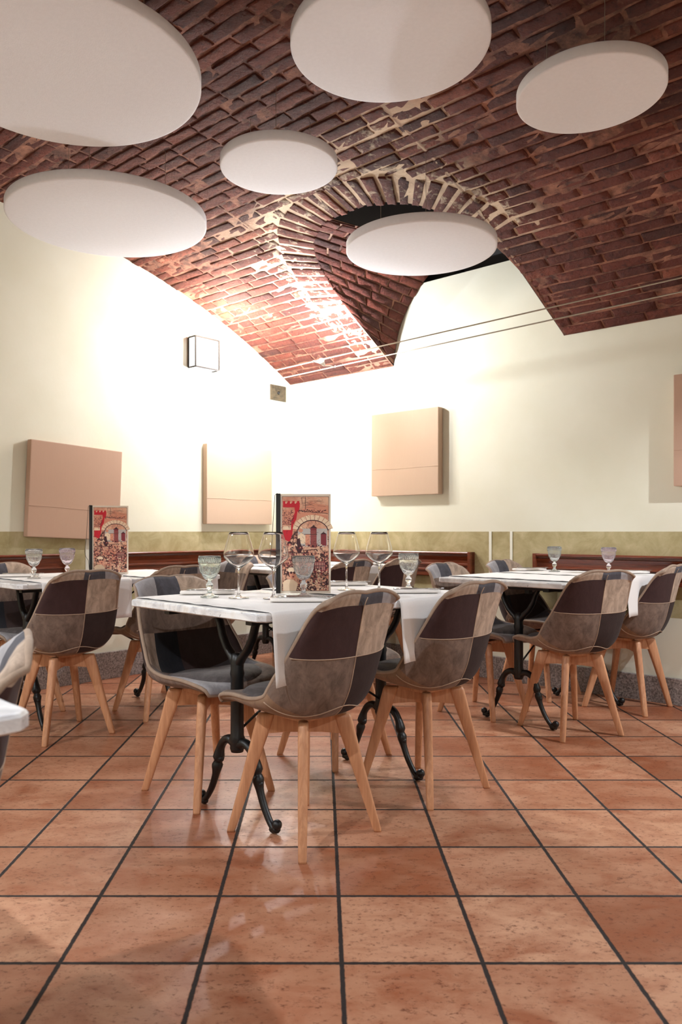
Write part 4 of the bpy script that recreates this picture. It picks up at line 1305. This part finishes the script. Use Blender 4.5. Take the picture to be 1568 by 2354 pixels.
    for i in range(n):
        t0, t1 = PI*(0.93-0.86*i/n), PI*(0.93-0.86*(i+0.9)/n)
        poly([U(*ar(t0, 0.0)), U(*ar(t1, 0.0)), U(*ar(t1, 0.115)), U(*ar(t0, 0.115))], 4, 3)
        a_, b_ = ar(t1, 0), ar(t1, 0.115); line(a_, b_, 0.0005, 5, 4)
    pts = [ar(PI*(0.95-0.9*i/20), 0.0) for i in range(21)]
    for i in range(20): line(pts[i], pts[i+1], 0.0017, 1, 5)
    line((0.32, 0.65), (0.32, 0.46), 0.0012)
    # courtyard: roofs, towers
    rect(0.34, 0.97, 0.47, 0.66, 6); poly([U(0.33, 0.58), U(0.42, 0.62), U(0.50, 0.58), U(0.50, 0.50), U(0.36, 0.50)], 4, 2)
    rect(0.50, 0.60, 0.48, 0.60, 3, 2); line((0.47, 0.60), (0.62, 0.60), 0.001)
    rect(0.61, 0.74, 0.46, 0.665, 5, 3); poly([U(0.59, 0.665), U(0.76, 0.665), U(0.70, 0.685), U(0.675, 0.70), U(0.65, 0.685)], 1, 4); line((0.60, 0.60), (0.75, 0.60), 0.0014, 1, 4)
    rect(0.83, 0.95, 0.48, 0.60, 5, 3); poly([U(0.82, 0.60), U(0.96, 0.60), U(0.89, 0.625)], 1, 4)
    for i in range(16):
        z = 0.47+0.011*i; line((0.62, z), (0.73, z+0.003), 0.0003, 3, 5); 
    circ(0.40, 0.64, 0.05, 0.02, 3, 2); circ(0.41, 0.67, 0.018, 0.012, 4, 3)
    # dark figure and crowd
    poly([U(0.33, 0.55), U(0.38, 0.56), U(0.40, 0.50), U(0.44, 0.45), U(0.40, 0.40), U(0.33, 0.41), U(0.28, 0.47)], 1, 4)
    circ(0.16, 0.50, 0.05, 0.025, 1, 3); circ(0.165, 0.488, 0.03, 0.014, 3, 4)
    for i in range(130):      # fine pen hatching over the whole cover
        x, z = rr.uniform(0.02, 0.92), rr.uniform(0.02, 0.84)
        line((x, z), (x+rr.uniform(-0.07, 0.07), z+rr.uniform(-0.03, 0.03)), 0.0005, rr.choice((1, 5)), 4)
    for i in range(200):
        x, z = rr.uniform(0.02, 0.98), rr.uniform(0.26, 0.49)
        circ(x, z, rr.uniform(0.008, 0.022), rr.uniform(0.004, 0.012), rr.choice((1, 5, 5, 3, 4, 1)), 3, 7)
    line((0.03, 0.40), (0.5, 0.405), 0.0012); line((0.48, 0.43), (0.75, 0.44), 0.0012)
    # barrel
    poly([U(0.70, 0.31), U(0.68, 0.26), U(0.70, 0.21), U(0.92, 0.21), U(0.94, 0.26), U(0.92, 0.31)], 5, 5)
    for i in range(6): line((0.725+i*0.035, 0.218), (0.725+i*0.035, 0.302), 0.0008, 4, 6)
    line((0.69, 0.265), (0.93, 0.265), 0.0014, 1, 7)
    # woman with round dark glasses
    poly([U(0.02, 0.0), U(0.02, 0.09), U(0.10, 0.12), U(0.24, 0.12), U(0.34, 0.08), U(0.30, 0.0)], 4, 5)
    circ(0.21, 0.20, 0.10, 0.060, 1, 5); circ(0.225, 0.185, 0.075, 0.052, 3, 6); circ(0.20, 0.222, 0.085, 0.028, 4, 6)
    circ(0.195, 0.193, 0.026, 0.013, 1, 7); circ(0.262, 0.193, 0.024, 0.013, 1, 7); line((0.17, 0.198), (0.28, 0.198), 0.0006, 1, 8)
    circ(0.24, 0.150, 0.022, 0.008, 5, 7); line((0.13, 0.12), (0.16, 0.0), 0.0007); line((0.02, 0.045), (0.3, 0.05), 0.0008)
    for i in range(190):
        x, z = rr.uniform(0.36, 0.98), rr.uniform(0.01, 0.24)
        circ(x, z, rr.uniform(0.008, 0.026), rr.uniform(0.004, 0.012), rr.choice((1, 5, 4, 3, 1)), 4, 7)
    pr.mi = 0
    pr.build('cover_print', mats, root)
    el = MB(); el.smooth = True
    el.tube([(-0.010, -0.004, h+0.003), (-0.020, -0.006, h-0.005), (-0.026, -0.009, h*0.75), (-0.032, -0.012, h*0.5), (-0.040, -0.013, h*0.33), (-0.034, -0.014, h*0.26), (-0.020, -0.010, 0.08), (-0.014, -0.005, 0.02), (-0.024, -0.010, 0.008)], 0.0011, 6)
    el.build('elastic_cord', M['rubber'], root)
    return root
mn = make_menu()
mn.location = (-0.165, 3.02, ZT); mn.rotation_euler = (0, 0, math.radians(1))
tag(mn, 'tall illustrated menu standing on the centre table, red and cream cover', 'menu', 'illustrated menus on the tables')
m2 = copy_tree(mn); m2.location = (-1.308, 4.36, ZT); m2.rotation_euler = (0, 0, math.radians(16))
tag(m2, 'smaller-looking illustrated menu standing on the left table', 'menu', 'illustrated menus on the tables')
